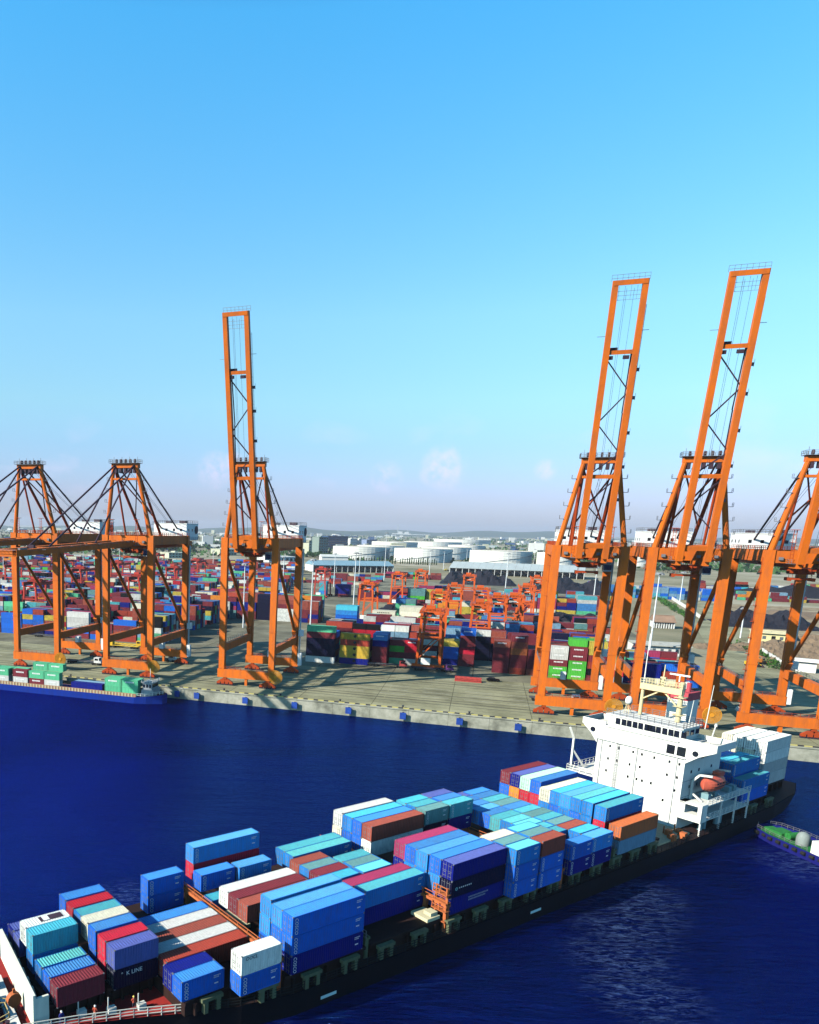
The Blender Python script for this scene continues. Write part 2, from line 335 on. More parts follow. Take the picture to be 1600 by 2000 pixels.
b = MB(); b.box(-650, 650, 0, .4, 0, .3); o = b.build('quay_kerb', kerb_m); o.location = QO+E2*(EDGE+.15)+Vector((0,0,QZ+.022)); o.rotation_euler = (0,0,QY)
tag(o, 'yellow and black striped kerb along the quay edge', 'kerb')
# rubber fenders with blue panels
fend_m = paint('fender_blue', (.02,.07,.36), .6, .6)
rub_m = flat('rubber', (.012,.012,.012), .8)
f0 = None
FX = [(345,1351),(381,1356),(478,1364),(575,1373),(680,1384),(787,1394),(898,1405),(1013,1417),(1480,1466)]
FL = ['leftmost','second from left','third from left','below the middle crane','fourth right of the blue barge','middle of the open quay','right of the middle','last before the ship bridge','by the stern containers of the ship']
pos = ['beside the blue barge stern','second along from the barge stern','below the left foot of the single middle crane','right of the single middle crane','below the open quay, nearer the middle crane','below the middle of the open quay','below the open quay toward the right cranes','left of the right-hand crane feet','behind the stern of the container ship']
for (px, py), lab in zip(FX, pos):
    s, t = st_of(ground(px, py, QZ-1.2))
    f = thing('quay_fender', 'blue fender panel on the quay wall, '+lab, 'fender', Q(s, EDGE-.28, 0), QY, 'blue fenders along the quay wall')
    if f0 is None:
        b = MB(); b.box(-.95,.95,-1.05,-.75,.9,3.0); b.box(-.95,.95,-1.12,-1.05,1.2,1.35); b.box(-.95,.95,-1.12,-1.05,2.5,2.65); pm = b.mesh('panel', fend_m)
        b = MB(); [b.tube((0,-.75,z),(0,.02,z),.55,12) for z in (1.4,2.5)]; rm = b.mesh('rubber_cone', rub_m); f0 = 1
    link('panel', pm, f); link('rubber_cone', rm, f)
bol_m = flat('bollard_black', (.03,.03,.035), .5)
b = MB(); b.lathe((0,0,0), [(.42,0),(.38,.1),(.26,.2),(.24,.5),(.40,.62),(.36,.78),(0,.82)], 14); bme = b.mesh('bollard', bol_m)
for i, s in enumerate(range(-130, 170, 20)):
    tag(link('bollard', bme, None, Q(s, EDGE+1.6, QZ+.02)), 'black mooring bollard standing behind the striped quay kerb', 'bollard', 'mooring bollards along the quay')

# lane lines, slots and tyre-blackened lanes on the apron
lane_m = paint('lane_black', (.085,.08,.06), .9, .8, .12, 0, .05, dark=2.2, streak=False); lw_m = paint('lane_white', (.52,.50,.42), .8, .8, .3, 0, .1, dark=.45, streak=False)
b = MB(); zz = .012
for t, wd, mi in ((8.5,.8,0),(12.0,.6,0),(15.5,.4,1),(19.2,.8,0),(22.8,.4,1),(26.4,.7,0),(30.2,.4,1),(42.0,.8,0),(46.0,.7,0),(50.5,.4,1)):
    x = -420
    while x < 420:
        ln = 60 if mi == 0 else 9
        b.quad((x,t,zz),(x+ln,t,zz),(x+ln,t+wd,zz),(x,t+wd,zz), mi); x += ln+(.4 if mi == 0 else 5)
o = b.build('lane_marking', [lane_m, lw_m]); o.location = QO+Vector((0,0,QZ+.03)); o.rotation_euler = (0,0,QY); tag(o, kind='structure')
# ================================================================== SHIP-TO-SHORE CRANES
or_m = paint('crane_orange', (.66, .142, .010), .55, .6, .16, .05, dark=.5, rust=.35)
or2_m = paint('crane_orange_dark', (.40, .055, .010), .55, .4, .2, .05, dark=.5)
dk_m = paint('crane_machinery', (.06, .035, .05), .6, .3, .5, .05)
wh_m = paint('white_paint', (.80, .80, .78), .5, .25, .15, .03, dark=.7)
gl_m = flat('dark_glass', (.01, .012, .016), .08, .5)
steel_m = paint('grey_steel', (.20, .20, .21), .5, .4, .4, .08, metal=.2)
rope_m = flat('wire_rope', (.05,.05,.055), .6)
HB, GA, AW = 3.4, 33.4, 9.1      # half girder gap, rail gauge, half leg spacing
ZT = 52.0
def crane_frame(t):
    for sx in (-1, 1):
        for y in (0, GA):
            b = MB(); x = sx*AW
            top = ZT-.02 if y == 0 else ZT-.04
            P = []
            for z, wx, wy in ((5.9, 1.0, .9), (top, 1.18, 1.05)):
                P += [(x-wx, y-wy, z), (x+wx, y-wy, z), (x+wx, y+wy, z), (x-wx, y+wy, z)]
            b.hexa(P)
            for z in (20, 34.5): b.box(x-1.2, x+1.2, y-1.06, y+1.06, z, z+.18)
            b.build('leg', or_m, t)
        b = MB(); x = sx*AW
        b.box(x-.75, x+.75, 1.02, GA-1.02, 12.0, 14.6)
        b.hexa([(x-.6,1.0,9.4),(x+.6,1.0,9.4),(x+.6,1.1,12.0),(x-.6,1.1,12.0)] + [(x-.6,1.0,12.01),(x+.6,1.0,12.01),(x+.6,4.2,12.0),(x-.6,4.2,12.0)])
        pb = b.build('portal_beam', or_m, t)
        r = MB(); r.rail([(x+.7*sx, 1.2, 14.6), (x+.7*sx, GA-1.2, 14.6)], 1.1, 2.4, .05); r.build('handrail', steel_m, pb)
        b = MB(); b.tube((x, .9, 46.5), (x, GA-1.4, 16.2), .62, 10)
        b.beam((x, .8, 47.2), (x, 2.4, 45.4), 1.5, 1.6); b.beam((x, GA-2.8, 17.4), (x, GA-.8, 15.2), 1.5, 1.8)
        b.build('diagonal_brace', or_m, t)
        b = MB(); b.box(x-.78, x+.78, 1.05, GA+1.6, 48.7, ZT-.1); b.build('upper_side_beam', or_m, t)
    for y in (0, GA):
        b = MB()
        b.box(-AW-1.5, AW+1.5, y-.8, y+.8, 2.9, 5.9)
        b.hexa([(-AW+1.0,y-.6,5.9),(-AW+1.3,y-.6,5.9),(-AW+1.3,y+.6,5.9),(-AW+1.1,y+.6,5.9),(-AW+1.1,y-.6,8.3),(-AW+1.15,y-.6,8.3),(-AW+1.15,y+.6,8.3),(-AW+1.1,y+.6,8.3)])
        b.box(-.45, .45, y-.5, y+.5, .5, 2.9)
        b.build('sill_beam', or_m, t)
        b = MB(); b.box(-AW+1.31, AW-1.31, y-.72, y+.72, 48.5, ZT-.2); cb = b.build('upper_cross_beam', or_m, t)
        for sx in (-1, 1):
            b = MB(); x = sx*(AW-1.2)
            b.hexa([(x-.8,y-.55,2.2),(x+.8,y-.55,2.2),(x+.8,y+.55,2.2),(x-.8,y+.55,2.2),(x-.5,y-.5,2.9),(x+.5,y-.5,2.9),(x+.5,y+.5,2.9),(x-.5,y+.5,2.9)])
            for q in (-1.55, 1.55):
                b.hexa([(x+q-1.4,y-.45,1.15),(x+q+1.4,y-.45,1.15),(x+q+1.4,y+.45,1.15),(x+q-1.4,y+.45,1.15),(x+q*.3-.8,y-.42,2.25),(x+q*.3+.8,y-.42,2.25),(x+q*.3+.8,y+.42,2.25),(x+q*.3-.8,y+.42,2.25)])
                for d in (-.8, .8):
                    b.box(x+q+d-.6, x+q+d+.6, y-.5, y+.5, .55, 1.2)
            bo = b.build('bogie', or2_m, t)
            b = MB()
            for q in (-1.55, 1.55):
                for d in (-1.2, -.45, .45, 1.2): b.tube((x+q+d, y-.28, .36), (x+q+d, y+.28, .36), .36, 12)
            b.build('wheel', dk_m, bo)
    # girders and walkways
    for sx in (-1, 1):
        b = MB(); b.box(sx*HB-.6, sx*HB+.6, -5.4, 53, 47.2, 49.6); g = b.build('trolley_girder', or_m, t)
        b = MB(); x = sx*(HB+1.25); b.box(x-.5, x+.5, -5, 52, 48.4, 48.5); b.rail([(x+sx*.5, -5, 48.5), (x+sx*.5, 52, 48.5)], 1.1, 2.2, .045)
        b.build('walkway', steel_m, g)
    for y in (12, 22, 44, 52): b = MB(); b.box(-HB, HB, y-.35, y+.35, 47.6, 49.3); b.build('girder_tie', or2_m, t)
    # A-frame
    for sx in (-1, 1):
        b = MB(); b.tube((sx*(AW-.3), 0, ZT-.3), (sx*4.5, -2.9, 75.6), .80, 10, r2=.66)
        af = b.build('a_frame_leg', or_m, t); b = MB()
        for kk in range(1, 6):
            q = Vector((sx*(AW-.3), 0, ZT)).lerp(Vector((sx*4.5, -2.9, 75.6)), kk/6.2)
            b.box(q.x+sx*.5-.0, q.x+sx*1.8, q.y-.7, q.y+.7, q.z, q.z+.1); b.rail([(q.x+sx*1.8, q.y-.7, q.z+.1), (q.x+sx*1.8, q.y+.7, q.z+.1)], 1.0, 1, .05)
        b.build('ladder_platform', steel_m, af)
    for sx in (-1, 1):
        b = MB(); b.tube((sx*4.3, -2.3, 75.2), (sx*3.9, 22.5, 49.4), .55, 8); b.build('rear_strut', or2_m, t)
        b = MB(); b.tube((sx*4.4, -1.9, 75.4), (sx*4.6, 8.0, 49.6), .38, 8); b.build('rear_strut', or2_m, t)
    b = MB()
    b.beam((-4.2,-2.0,73.5),(3.9,14,58.5),.36); b.beam((4.2,-2.0,73.5),(-3.9,14,58.5),.36)
    b.build('cross_brace', or2_m, t)
    for sx in (-1, 1): b = MB(); b.beam((sx*3.6, -1.2, 76.2), (sx*HB, 46, 50.0), .36, .5); b.build('backstay', dk_m, t)
    b = MB(); b.box(-5.1, 5.1, -3.5, -1.3, 75.3, 76.8)
    ap = b.build('apex_beam', or_m, t)
    b = MB(); b.box(-5.6, 5.6, -4.4, -.6, 76.85, 76.97)
    b.rail([(-5.6,-4.4,76.97),(5.6,-4.4,76.97),(5.6,-.6,76.97),(-5.6,-.6,76.97),(-5.6,-4.4,76.97)], 1.15, 1.4, .05)
    for x in (-4.6, -1.5, 1.5, 4.6): b.beam((x,-2.4,76.9),(x,-2.4,79.2), .1)
    b.build('apex_platform', steel_m, ap)
    for x in (-3.6, -1.8, 0, 1.8, 3.6): b = MB(); b.tube((x-.22,-2.4,77.7),(x+.22,-2.4,77.7),.75,14); b.box(x-.4,x+.4,-3.3,-1.5,73.6,76.9); b.build('rope_sheave', dk_m, ap)
    b = MB(); b.box(-4.6, 4.6, -3.1, -1.7, 71.2, 71.9); b.build('lower_tie', or_m, t)
    # machinery house
    b = MB(); b.box(-6.8, 7.6, 37.5, 50.5, 50.2, 56.5); b.box(-6.95, 7.75, 37.35, 50.65, 56.5, 56.75)
    mh = b.build('machinery_house', wh_m, t)
    b = MB()
    for x in (-4.5, -1.2, 2.1, 5.2): b.box(x-.45, x+.45, 37.44, 37.52, 53.6, 54.6)
    for y in (40, 44, 48): b.box(7.58, 7.66, y-.5, y+.5, 53.6, 54.6); b.box(-6.86, -6.78, y-.5, y+.5, 53.6, 54.6)
    b.build('window', gl_m, mh)
    b = MB(); b.rail([(-6.7,37.6,56.75),(7.5,37.6,56.75),(7.5,50.4,56.75),(-6.7,50.4,56.75),(-6.7,37.6,56.75)], 1.1, 2.2, .05); b.build('roof_railing', steel_m, mh)
    for xa, xb, xr in ((-8.2,-6.85,-8.2),(7.65,9.2,9.2)): b = MB(); b.box(xa,xb,37.4,50.6,50.1,50.2); b.rail([(xr,37.4,50.2),(xr,50.6,50.2)],1.1,2.2,.05); b.build('side_walkway', steel_m, mh)
    b = MB(); b.tube((7.6, 48.2, 54.2), (7.9, 48.2, 54.2), 1.6, 18); b.build('vent_fan', dk_m, mh)
    for q in ((3, 5.5, 41, 44, 56.75, 57.8), (-4, -2, 43, 46, 56.75, 57.6)): b = MB(); b.box(*q); b.build('roof_unit', dk_m, mh)
    # trolley and cab under the girders
    b = MB(); b.box(-4.0, 4.0, 1.2, 7.5, 46.4, 47.1); b.box(-2.6, 2.6, 2.0, 6.6, 45.5, 46.4)
    for x in (-3, -1, 1, 3): b.box(x-.4, x+.4, .9, 1.2, 45.9, 47.0)
    tr = b.build('trolley', or2_m, t)
    b = MB(); b.box(-2.4,2.4,2.2,6.0,43.9,44.4); b.box(-3.1,-2.4,2.2,6.0,43.6,44.5); b.box(2.4,3.1,2.2,6.0,43.6,44.5)
    for x in (-2.2, 2.2):
        for y in (2.6, 5.6): b.tube((x,y,44.4),(x,y,45.6),.05,5)
    b.build('spreader', or2_m, tr)
    b = MB(); b.box(4.4, 6.6, 3.0, 6.2, 44.5, 47.2); cb = b.build('operator_cab', paint('cab_grey', (.45,.48,.52), .5, .2), t)
    b = MB(); b.box(4.5, 6.5, 2.93, 3.02, 44.9, 46.5); b.box(6.58,6.66,3.3,5.8,44.9,46.4); b.build('window', gl_m, cb)
    # cable reel on the right seaward leg
    b = MB(); c = Vector((AW+1.9, -1.35, 4.6))
    for rr in (2.35, 2.0, 1.65, 1.3, .95):
        for i in range(28):
            a0, a1 = 2*pi*i/28, 2*pi*(i+1)/28
            b.beam(c+Vector((cos(a0)*rr,0,sin(a0)*rr)), c+Vector((cos(a1)*rr,0,sin(a1)*rr)), .17, .35, up=(0,1,0))
    for i in range(20): b.beam(c, c+Vector((cos(i*pi/10)*2.35,.0,sin(i*pi/10)*2.35)), .12, .18, up=(0,1,0))
    b.tube(c-Vector((0,.35,0)), c+Vector((0,.5,0)), .6, 12)
    b.build('cable_reel', paint('reel_yellow', (.62,.25,.02), .5, .3), t)
    # lift shaft and cabins along a landward leg
    b = MB(); b.box(AW+1.4, AW+1.85, GA+.2, GA+.65, 3, 48)
    b.build('lift_mast', wh_m, t)
    b = MB(); b.box(AW+1.3, AW+3.0, GA-.9, GA+.9, 14.8, 17.2); b.build('lift_cabin', wh_m, t); b = MB(); b.box(AW+1.35, AW+2.7, GA-.8, GA+.8, 3.4, 8.2); b.build('stair_cabin', wh_m, t)
    b = MB(); b.box(-1.4, .2, GA-1.6, GA+.4+.5, 5.95, 8.4); eb = b.build('electrical_cabin', wh_m, t)
    # stairs, handrails and cables that fill out the frame
    b = MB(); z = 17.4; k = 0
    while z < 47:
        y0, y1 = (GA+1.2, GA+3.6) if k % 2 == 0 else (GA+3.6, GA+1.2)
        b.beam((-AW, y0, z), (-AW, y1, z+2.6), .7, .12); b.beam((-AW+.35, y0, z+1), (-AW+.35, y1, z+3.6), .06); b.box(-AW-.5, -AW+.5, y1-.5, y1+.5, z+2.6, z+2.68); z += 2.6; k += 1
    for dy in (1.0, 3.9): b.beam((-AW-.5, GA+dy, 15), (-AW-.5, GA+dy, 49), .09)
    b.build('stairway', or2_m, t)
    for sx in (-1, 1):
        b = MB(); b.rail([(sx*(AW+.75), 1.2, ZT-.1), (sx*(AW+.75), GA+1.4, ZT-.1)], 1.1, 1.8, .05); b.rail([(sx*(AW-.7), 1.2, ZT-.1), (sx*(AW-.7), GA+1.4, ZT-.1)], 1.1, 1.8, .05); b.build('handrail', or2_m, t)
    for y in (0, GA):
        b = MB(); b.rail([(-AW+1.4, y-.7, ZT-.2), (AW-1.4, y-.7, ZT-.2)], 1.1, 1.8, .05); b.rail([(-AW+1.2, y-.75, 5.9), (AW-1.2, y-.75, 5.9)], 1.0, 1.9, .045); b.build('handrail', or2_m, t)
    b = MB()
    for i in range(14): b.beam((HB+1.0, 7+i*3.0, 47.0), (HB+1.0, 7+i*3.0+1.5, 45.9), .07); b.beam((HB+1.0, 7+i*3.0+1.5, 45.9), (HB+1.0, 10+i*3.0, 47.0), .07)
    b.build('festoon_cable', rope_m, t)
    for x in (-2.2, -1.4, 1.2, 2.0):
        b = MB(); b.beam((x, -2.2, 77.6), (x*.8, 40, 57), .07); b.build('hoist_rope', rope_m, t)
    b = MB()
    for sx in (-1, 1): b.beam((sx*(AW+.95), -.4, 6.2), (sx*(AW+1.05), -.4, 50), .16, .16)
    b.beam((-AW-.95,-.4,6.2),(-AW-.2,-.95,6.2),.14); b.beam((AW+.95,-.4,6.2),(AW+.2,-.95,6.2),.14); b.build('cable_tray', steel_m, t)
    b = MB()
    for q in range(9): b.box(-AW-1.9, -AW-1.05, -.5, .5, 9+q*4.6, 9.08+q*4.6); b.beam((-AW-1.85,-.45,9+q*4.6),(-AW-1.85,-.45,10.1+q*4.6),.06)
    for dy in (-.25,.25): b.beam((-AW-1.3,dy,6),(-AW-1.35,dy,50),.06)
    b.build('leg_ladder', or2_m, t)
    for q in (-6.5, -2.2, 2.2, 6.5):
        b = MB(); b.box(q-.5,q+.5,-1.35,-.78,49.3,50.1); b.build('flood_light', steel_m, t)
    # ladder masts at the boom hinge
    for x in (-4.9, 4.9):
        b = MB()
        for dx in (-.35, .35): b.beam((x+dx,-3.6,49.6),(x+dx,-3.6,57.4),.12)
        for z in range(0, 9): b.beam((x-.35,-3.6,50+z*.9),(x+.35,-3.6,50+z*.9),.09)
        b.box(x-.9,x+.9,-4.3,-2.9,57.4,57.55); b.box(x-.7,x+.7,-4.1,-3.1,54.0,54.12)
        b.build('latch_tower', or2_m, t)
def boom(t, ang):
    """boom built along +L from the hinge, turned up by ang"""
    L = 71.5; ca, sa = cos(ang), sin(ang)
    H = Vector((0, -5.5, 49.2))
    def P(x, l, d=0):   # l along the boom, d towards its upper side
        return H+Vector((x, -l*ca+d*sa, l*sa+d*ca))
    upv = Vector((0, sa, ca))
    bm = MB()
    for sx in (-1, 1): bm.beam(P(sx*HB, -.6), P(sx*HB, L), 1.6, 2.1, up=upv, w2=1.35, h2=1.7)
    bm.beam(P(-HB-.5, L-.6), P(HB+.5, L-.6), 1.2, 1.9, up=upv)
    bo = bm.build('boom', or_m, t)
    for l_, w_, h_ in ((54.5, 1.0, 1.5), (22.5, .9, 1.3), (3, 1.3, 1.6)):
        b = MB(); b.beam(P(-HB+.5, l_, .2), P(HB-.5, l_, .2), w_, h_, up=upv); b.build('cross_tie', or_m, bo)
    b = MB()
    for x in (-2.4, 1.4): b = MB(); b.beam(P(x-.7, 53.2, .2), P(x+.7, 53.2, .2), .9, 1.4, up=upv); b.build('sheave_block', dk_m, bo)
    b = MB(); b.beam(P(-3.0, 55.2, .9), P(-.8, 55.2, .9), .9, 1.2, up=upv)
    b.build('sheave_block', dk_m, bo)
    b = MB()
    ls = [(52.8, -1), (45, 1), (44.4, 1), (37, -1), (36.4, -1), (29, 1), (28.4, 1), (23.4, -1)]
    for (l0, s0), (l1, s1) in zip(ls[::2], ls[1::2]): b.beam(P(s0*(HB-.4), l0, .5), P(s1*(HB-.4), l1, .5), .30, .36, up=upv)
    b.beam(P(-HB+.4, 14.5, .5), P(HB-.4, 8, .5), .3, .36, up=upv); b.beam(P(-HB+.4, 15, .5), P(HB-.4, 21.5, .5), .3, .36, up=upv)
    b.build('lattice_brace', dk_m, bo)
    b = MB()
    b.beam(P(HB+1.0, 1, 1.1), P(HB+1.0, L-6, 1.1), .06); b.beam(P(HB+1.0, 1, .5), P(HB+1.0, L-6, .5), .05)
    for i in range(0, 17): b.beam(P(HB+.5, 1+i*4, .4), P(HB+1.0, 1+i*4, 1.1), .05)
    for l in (4, 16, 25, 34, 43, 50): 
        b.beam(P(HB+.6, l, .8), P(HB+1.6, l, .8), .9, .08, up=upv); b.beam(P(HB+1.6, l-.6, .8), P(HB+1.6, l+1.2, .8), .07)
    b.build('boom_walkway', steel_m, bo)
    b = MB()
    for dl in (L+.5, L+1.3): b.beam(P(-HB-.9, dl, .9), P(HB+1.0, dl, .9), .08)
    for i in range(8): b.beam(P(-HB-.9+i*1.24, L-.2, .9), P(-HB-.9+i*1.24, L+1.3, .9), .07)
    b.build('tip_platform', steel_m, bo); b = MB()
    for dl in (L-2.6, L-3.6, L-4.6): b.beam(P(-HB+.5, dl, -.4), P(HB-.4, dl, -.4), .07)
    for i in range(5): b.beam(P(-HB+.9+i*1.4, L-4.6, -.4), P(-HB+.9+i*1.4, L-1.4, -.4), .06)
    b.build('rope_guard', steel_m, bo); b = MB()
    b.beam(P(HB+.1, L-2, .9), P(HB+.1, L-5.5, .9), .7, .9, up=upv); b.build('tip_cabinet', steel_m, bo)
    for xa, xb, q in ((-HB-2.6, -HB-.5, 13), (HB+.5, HB+2.4, 12)): b = MB(); b.beam(P(xa, L-q, .5), P(xb, L-q, .5), .11); b.build('light_arm', steel_m, bo)
    b = MB()
    for x in (-1.1, -.7, 1.0): b.beam(P(x, 4, -.2), P(x, L-2, -.2), .06)
    b.build('hoist_rope', rope_m, bo)
    if ang > .5:
        for sx in (-1, 1):
            b = MB(); b.beam(P(sx*2.6, 54, 1.2), P(sx*2.6, 39, 2.2), .24, .4); b.beam(P(sx*2.7, 39, 2.2), P(sx*2.7, 26.5, 1.6), .24, .4); b.build('forestay', dk_m, t)
    else:
        for sx in (-1, 1):
            for q, l_ in ((3.4, 26), (3.8, 54)): b = MB(); b.beam(Vector((sx*q,-2.7,76.5)), P(sx*HB, l_, 1.1), .34, .5); b.build('forestay', dk_m, t)
def make_crane(ang, label, grp):
    t = thing('quay_crane', label, 'crane', group=grp)
    crane_frame(t); boom(t, R(ang)); return t
G_C = 'ship-to-shore cranes along the quay'
up_c = make_crane(76.3, 'orange quay crane with boom raised, standing alone left of the open quay', G_C)
dn_c = make_crane(-1.5, 'orange quay crane with boom lowered, right one of the left-hand pair', G_C)
CYAW = R(-21.0); RT = 4.6
for o, lab, sp in ((up_c, None, -45.0), (None, 'orange quay crane with boom raised, nearest right of the open quay', 59.5), (None, 'orange quay crane with boom raised, behind the white bridge of the container ship', 84.9),
                   (None, 'orange quay crane cut by the right picture edge, behind the stern containers', 113.1), (dn_c, None, -91.0), (None, 'orange quay crane with boom lowered, leftmost of the pair beside the blue barge', -130.1)):
    if o is None: o = copy_tree(up_c if 'raised' in lab or 'right picture' in lab else dn_c); o['label'] = lab
    o.location = Q(sp, RT, QZ+.04); o.rotation_euler = (0,0,CYAW)
# ================================================================== CONTAINERS (shared meshes)
def shell_mesh(L, W, H, name):
    """corrugated body: side walls, end wall and ribbed roof between the frame posts"""
    b = MB(); d = .045
    def prof(a0, a1, pitch):
        n = max(2, int(round((a1-a0)/pitch))); p = (a1-a0)/n; out = []
        for i in range(n):
            x = a0+i*p; out += [(x, 0), (x+.30*p, 0), (x+.5*p, d), (x+.80*p, d)]
        return out+[(a1, 0)]
    pr = prof(.14, L-.14, .36); zb, zt = .16, H-.12
    for a, c in zip(pr, pr[1:]):
        b.quad((a[0], .03+a[1], zb), (c[0], .03+c[1], zb), (c[0], .03+c[1], zt), (a[0], .03+a[1], zt))
        b.quad((c[0], W-.03-c[1], zb), (a[0], W-.03-a[1], zb), (a[0], W-.03-a[1], zt), (c[0], W-.03-c[1], zt))
    for a, c in zip(pr, pr[1:]):
        za, zc = H-.07+a[1]*1.3, H-.07+c[1]*1.3
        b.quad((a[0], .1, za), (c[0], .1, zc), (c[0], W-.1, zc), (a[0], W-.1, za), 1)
    pe = prof(.12, W-.12, .36)
    for a, c in zip(pe, pe[1:]):
        b.quad((L-.03-a[1], a[0], zb), (L-.03-c[1], c[0], zb), (L-.03-c[1], c[0], zt), (L-.03-a[1], a[0], zt))
    b.quad((.10,.05,.1),(.10,W-.05,.1),(.10,W-.05,H-.1),(.10,.05,H-.1))
    b.quad((0.1,.1,.1),(L-.1,.1,.1),(L-.1,W-.1,.1),(.1,W-.1,.1))
    return b.mesh(name, [cmat('blue'), cmat('teal')])
def frame_mesh(L, W, H, name):
    b = MB()
    for x in (0, L-.16):
        for y in (0, W-.16): b.box(x, x+.16, y, y+.16, .13, H-.13)
        b.box(x+.01, x+.15, .16, W-.16, 0.02, .15); b.box(x+.01, x+.15, .16, W-.16, H-.13, H-.015)
    for y in (0, W-.10):
        b.box(.16, L-.16, y+.004, y+.096, .02, .17); b.box(.16, L-.16, y+.004, y+.096, H-.13, H-.02)
    for x in (-.004, L-.176):
        for y in (-.004, W-.176):
            for z in (0, H-.13): b.box(x, x+.18, y, y+.18, z, z+.132, 1)
    return b.mesh(name, [cmat('blue'), steel_m])
def door_mesh(W, H, name):
    b = MB(); w = (W-.36)/2
    b.box(.03, .085, 0, w, .17, H-.15)
    for y in (.22, w-.22): b.tube((.005, y, .1), (.005, y, H-.1), .028, 6, 1)
    for z in (.45, 1.25, 2.05): b.box(.0, .03, .1, w-.1, z, z+.05, 1)
    b.box(-.01, .03, w*.3, w*.7, 1.0, 1.06, 1)
    return b.mesh(name, [cmat('blue'), steel_m])
SW, SH = 2.14, 2.57
KIT = {}
for key, L in (('s', 5.95), ('l', 12.15)):
    KIT[key] = (shell_mesh(L, SW, SH, 'body'), frame_mesh(L, SW, SH, 'frame'), L)
DOOR = door_mesh(SW, SH, 'door')
# printed marks: tall vertical lettering, small number marks
mark_m = flat('lettering_white', (.78,.80,.80), .6)
mark_b = flat('lettering_black', (.015,.015,.02), .6)
def vtext(body, size, L=0):
    me = text_mesh(body, size, .25).copy()
    me.materials.clear(); me.materials.append(mark_m)
    return me
V_COS = vtext('COSCO', .78)
def small_marks(L):
    b = MB()
    for z, n in ((1.95, 5), (1.72, 4), (1.35, 0)):
        for i in range(n): b.box(L-1.5+i*.2, L-1.38+i*.2, -.012, -.004, z, z+.13)
    b.box(L-1.4, L-.85, -.012, -.004, .95, 1.12)
    return b.mesh('lettering', mark_m)
SM = {k: small_marks(KIT[k][2]) for k in KIT}
YAW = 0.5694
UX = Vector((cos(YAW), sin(YAW), 0)); VX = Vector((sin(YAW), -cos(YAW), 0))
def SP(u, v, h): return UX*u+VX*v+Vector((0,0,h))
def setmat(o, m, i=0):
    o.material_slots[i].link = 'OBJECT'; o.material_slots[i].material = m
NSHIP = 0
GRP_S = 'containers stacked on the ship'
def ship_box(u, v, top, col, kind, label, logo=None, door_col=None):
    """near long edge at v, bow end at u, roof at height top"""
    global NSHIP
    NSHIP += 1
    r = thing('shipping_container', label, 'container', SP(u, v, top-SH+.012), YAW, GRP_S)
    jit = random.uniform(-.03, .03); r.location += UX*jit
    FADE_SHADE = {'teal': 'sea blue', 'turquoise': 'sea blue', 'grey teal': 'sea blue', 'cyan': 'sea blue', 'steel blue': 'blue', 'violet blue': 'navy'}  # bodies painted deeper than their roofs: sun-bleached tops plus shade put in the colour
    bo, fr, L = KIT[kind]; roof = cmat({'blue': 'lit faded blue', 'azure': 'lit faded azure', 'navy': 'navy'}.get(col, col)); m = cmat(FADE_SHADE.get(col, col) if kind == 'l' or v > -72 or random.random() < .6 else col)  # roof tones: sun-bleached, and lightened further as painted light on the tops
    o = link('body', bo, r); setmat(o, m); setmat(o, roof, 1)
    o = link('frame', fr, r); setmat(o, m)
    for y in (.17, SW/2+.01):
        o = link('door', DOOR, r, (0, y, 0)); setmat(o, m)
    if logo == 'cos':
        o = link('lettering', V_COS, r, (.62, -.012, SH/2)); o.rotation_euler = (pi/2, pi/2, 0)
        o.scale = (.80, .95, 1)
        link('lettering', SM[kind], r)
    elif logo == 'num': link('lettering', SM[kind], r)
    elif logo:
        txt, size, x, z, mt, sh = logo
        me = text_mesh(txt, size, sh, align='LEFT'); me.materials.clear(); me.materials.append(mt)
        o = link('lettering', me, r, (x, -.014, z)); o.rotation_euler = (pi/2, 0, 0)
    return r
T0, T1, T2, T3, T4 = 5.0, 7.6, 10.2, 12.8, 15.4
TN = {T1: 'bottom tier', T2: 'second tier', T3: 'third tier', T4: 'fourth tier'}
SZ = {'s': 'short', 'l': 'long'}
used_labels = set()
def place_name(col, kind, tier, where):
    return f"{col} {SZ[kind]} container, {tier}, {where}"
def col_stack(u, v, tops, cols, kind, where, logos=None):
    for i, (t, c) in enumerate(zip(tops, cols)):
        tier = TN[min(TN, key=lambda q: abs(q-t))]
        lab = place_name(c, kind, tier, where)
        ship_box(u, v, t, c, kind, lab, (logos[i] if logos else None))
# ---- bay 1, just behind the white breakwater
B = 'bay behind the breakwater'
col_stack(29.9, -74.2, [T1], ['maroon'], 's', 'nearest the rail in the '+B)
col_stack(29.9, -76.6, [T1], ['steel blue'], 's', 'between maroon and turquoise roofs, '+B)
col_stack(29.9, -79.0, [T1], ['turquoise'], 's', 'half-shaded roof, '+B)
col_stack(30.0, -82.0, [T1, T2], ['cyan', 'cyan'], 's', 'beside the roofless white one, '+B, [None, None])
o = ship_box(30.0, -84.2, T2, 'white', 's', 'white short container with a torn open roof, behind the white breakwater')
b = MB(); b.box(2.2, 5.2, .5, 1.7, SH, SH+.03); b.build('roof_opening', dk_m, o)
b = MB(); b.box(2.6, 3.4, .55, 1.65, SH+.031, SH+.05); b.build('torn_sheet', wh_m, o)
col_stack(29.9, -86.5, [T1], ['violet blue'], 's', 'second from the far rail, '+B)
col_stack(29.9, -88.8, [T1], ['violet blue'], 's', 'at the far rail, '+B)
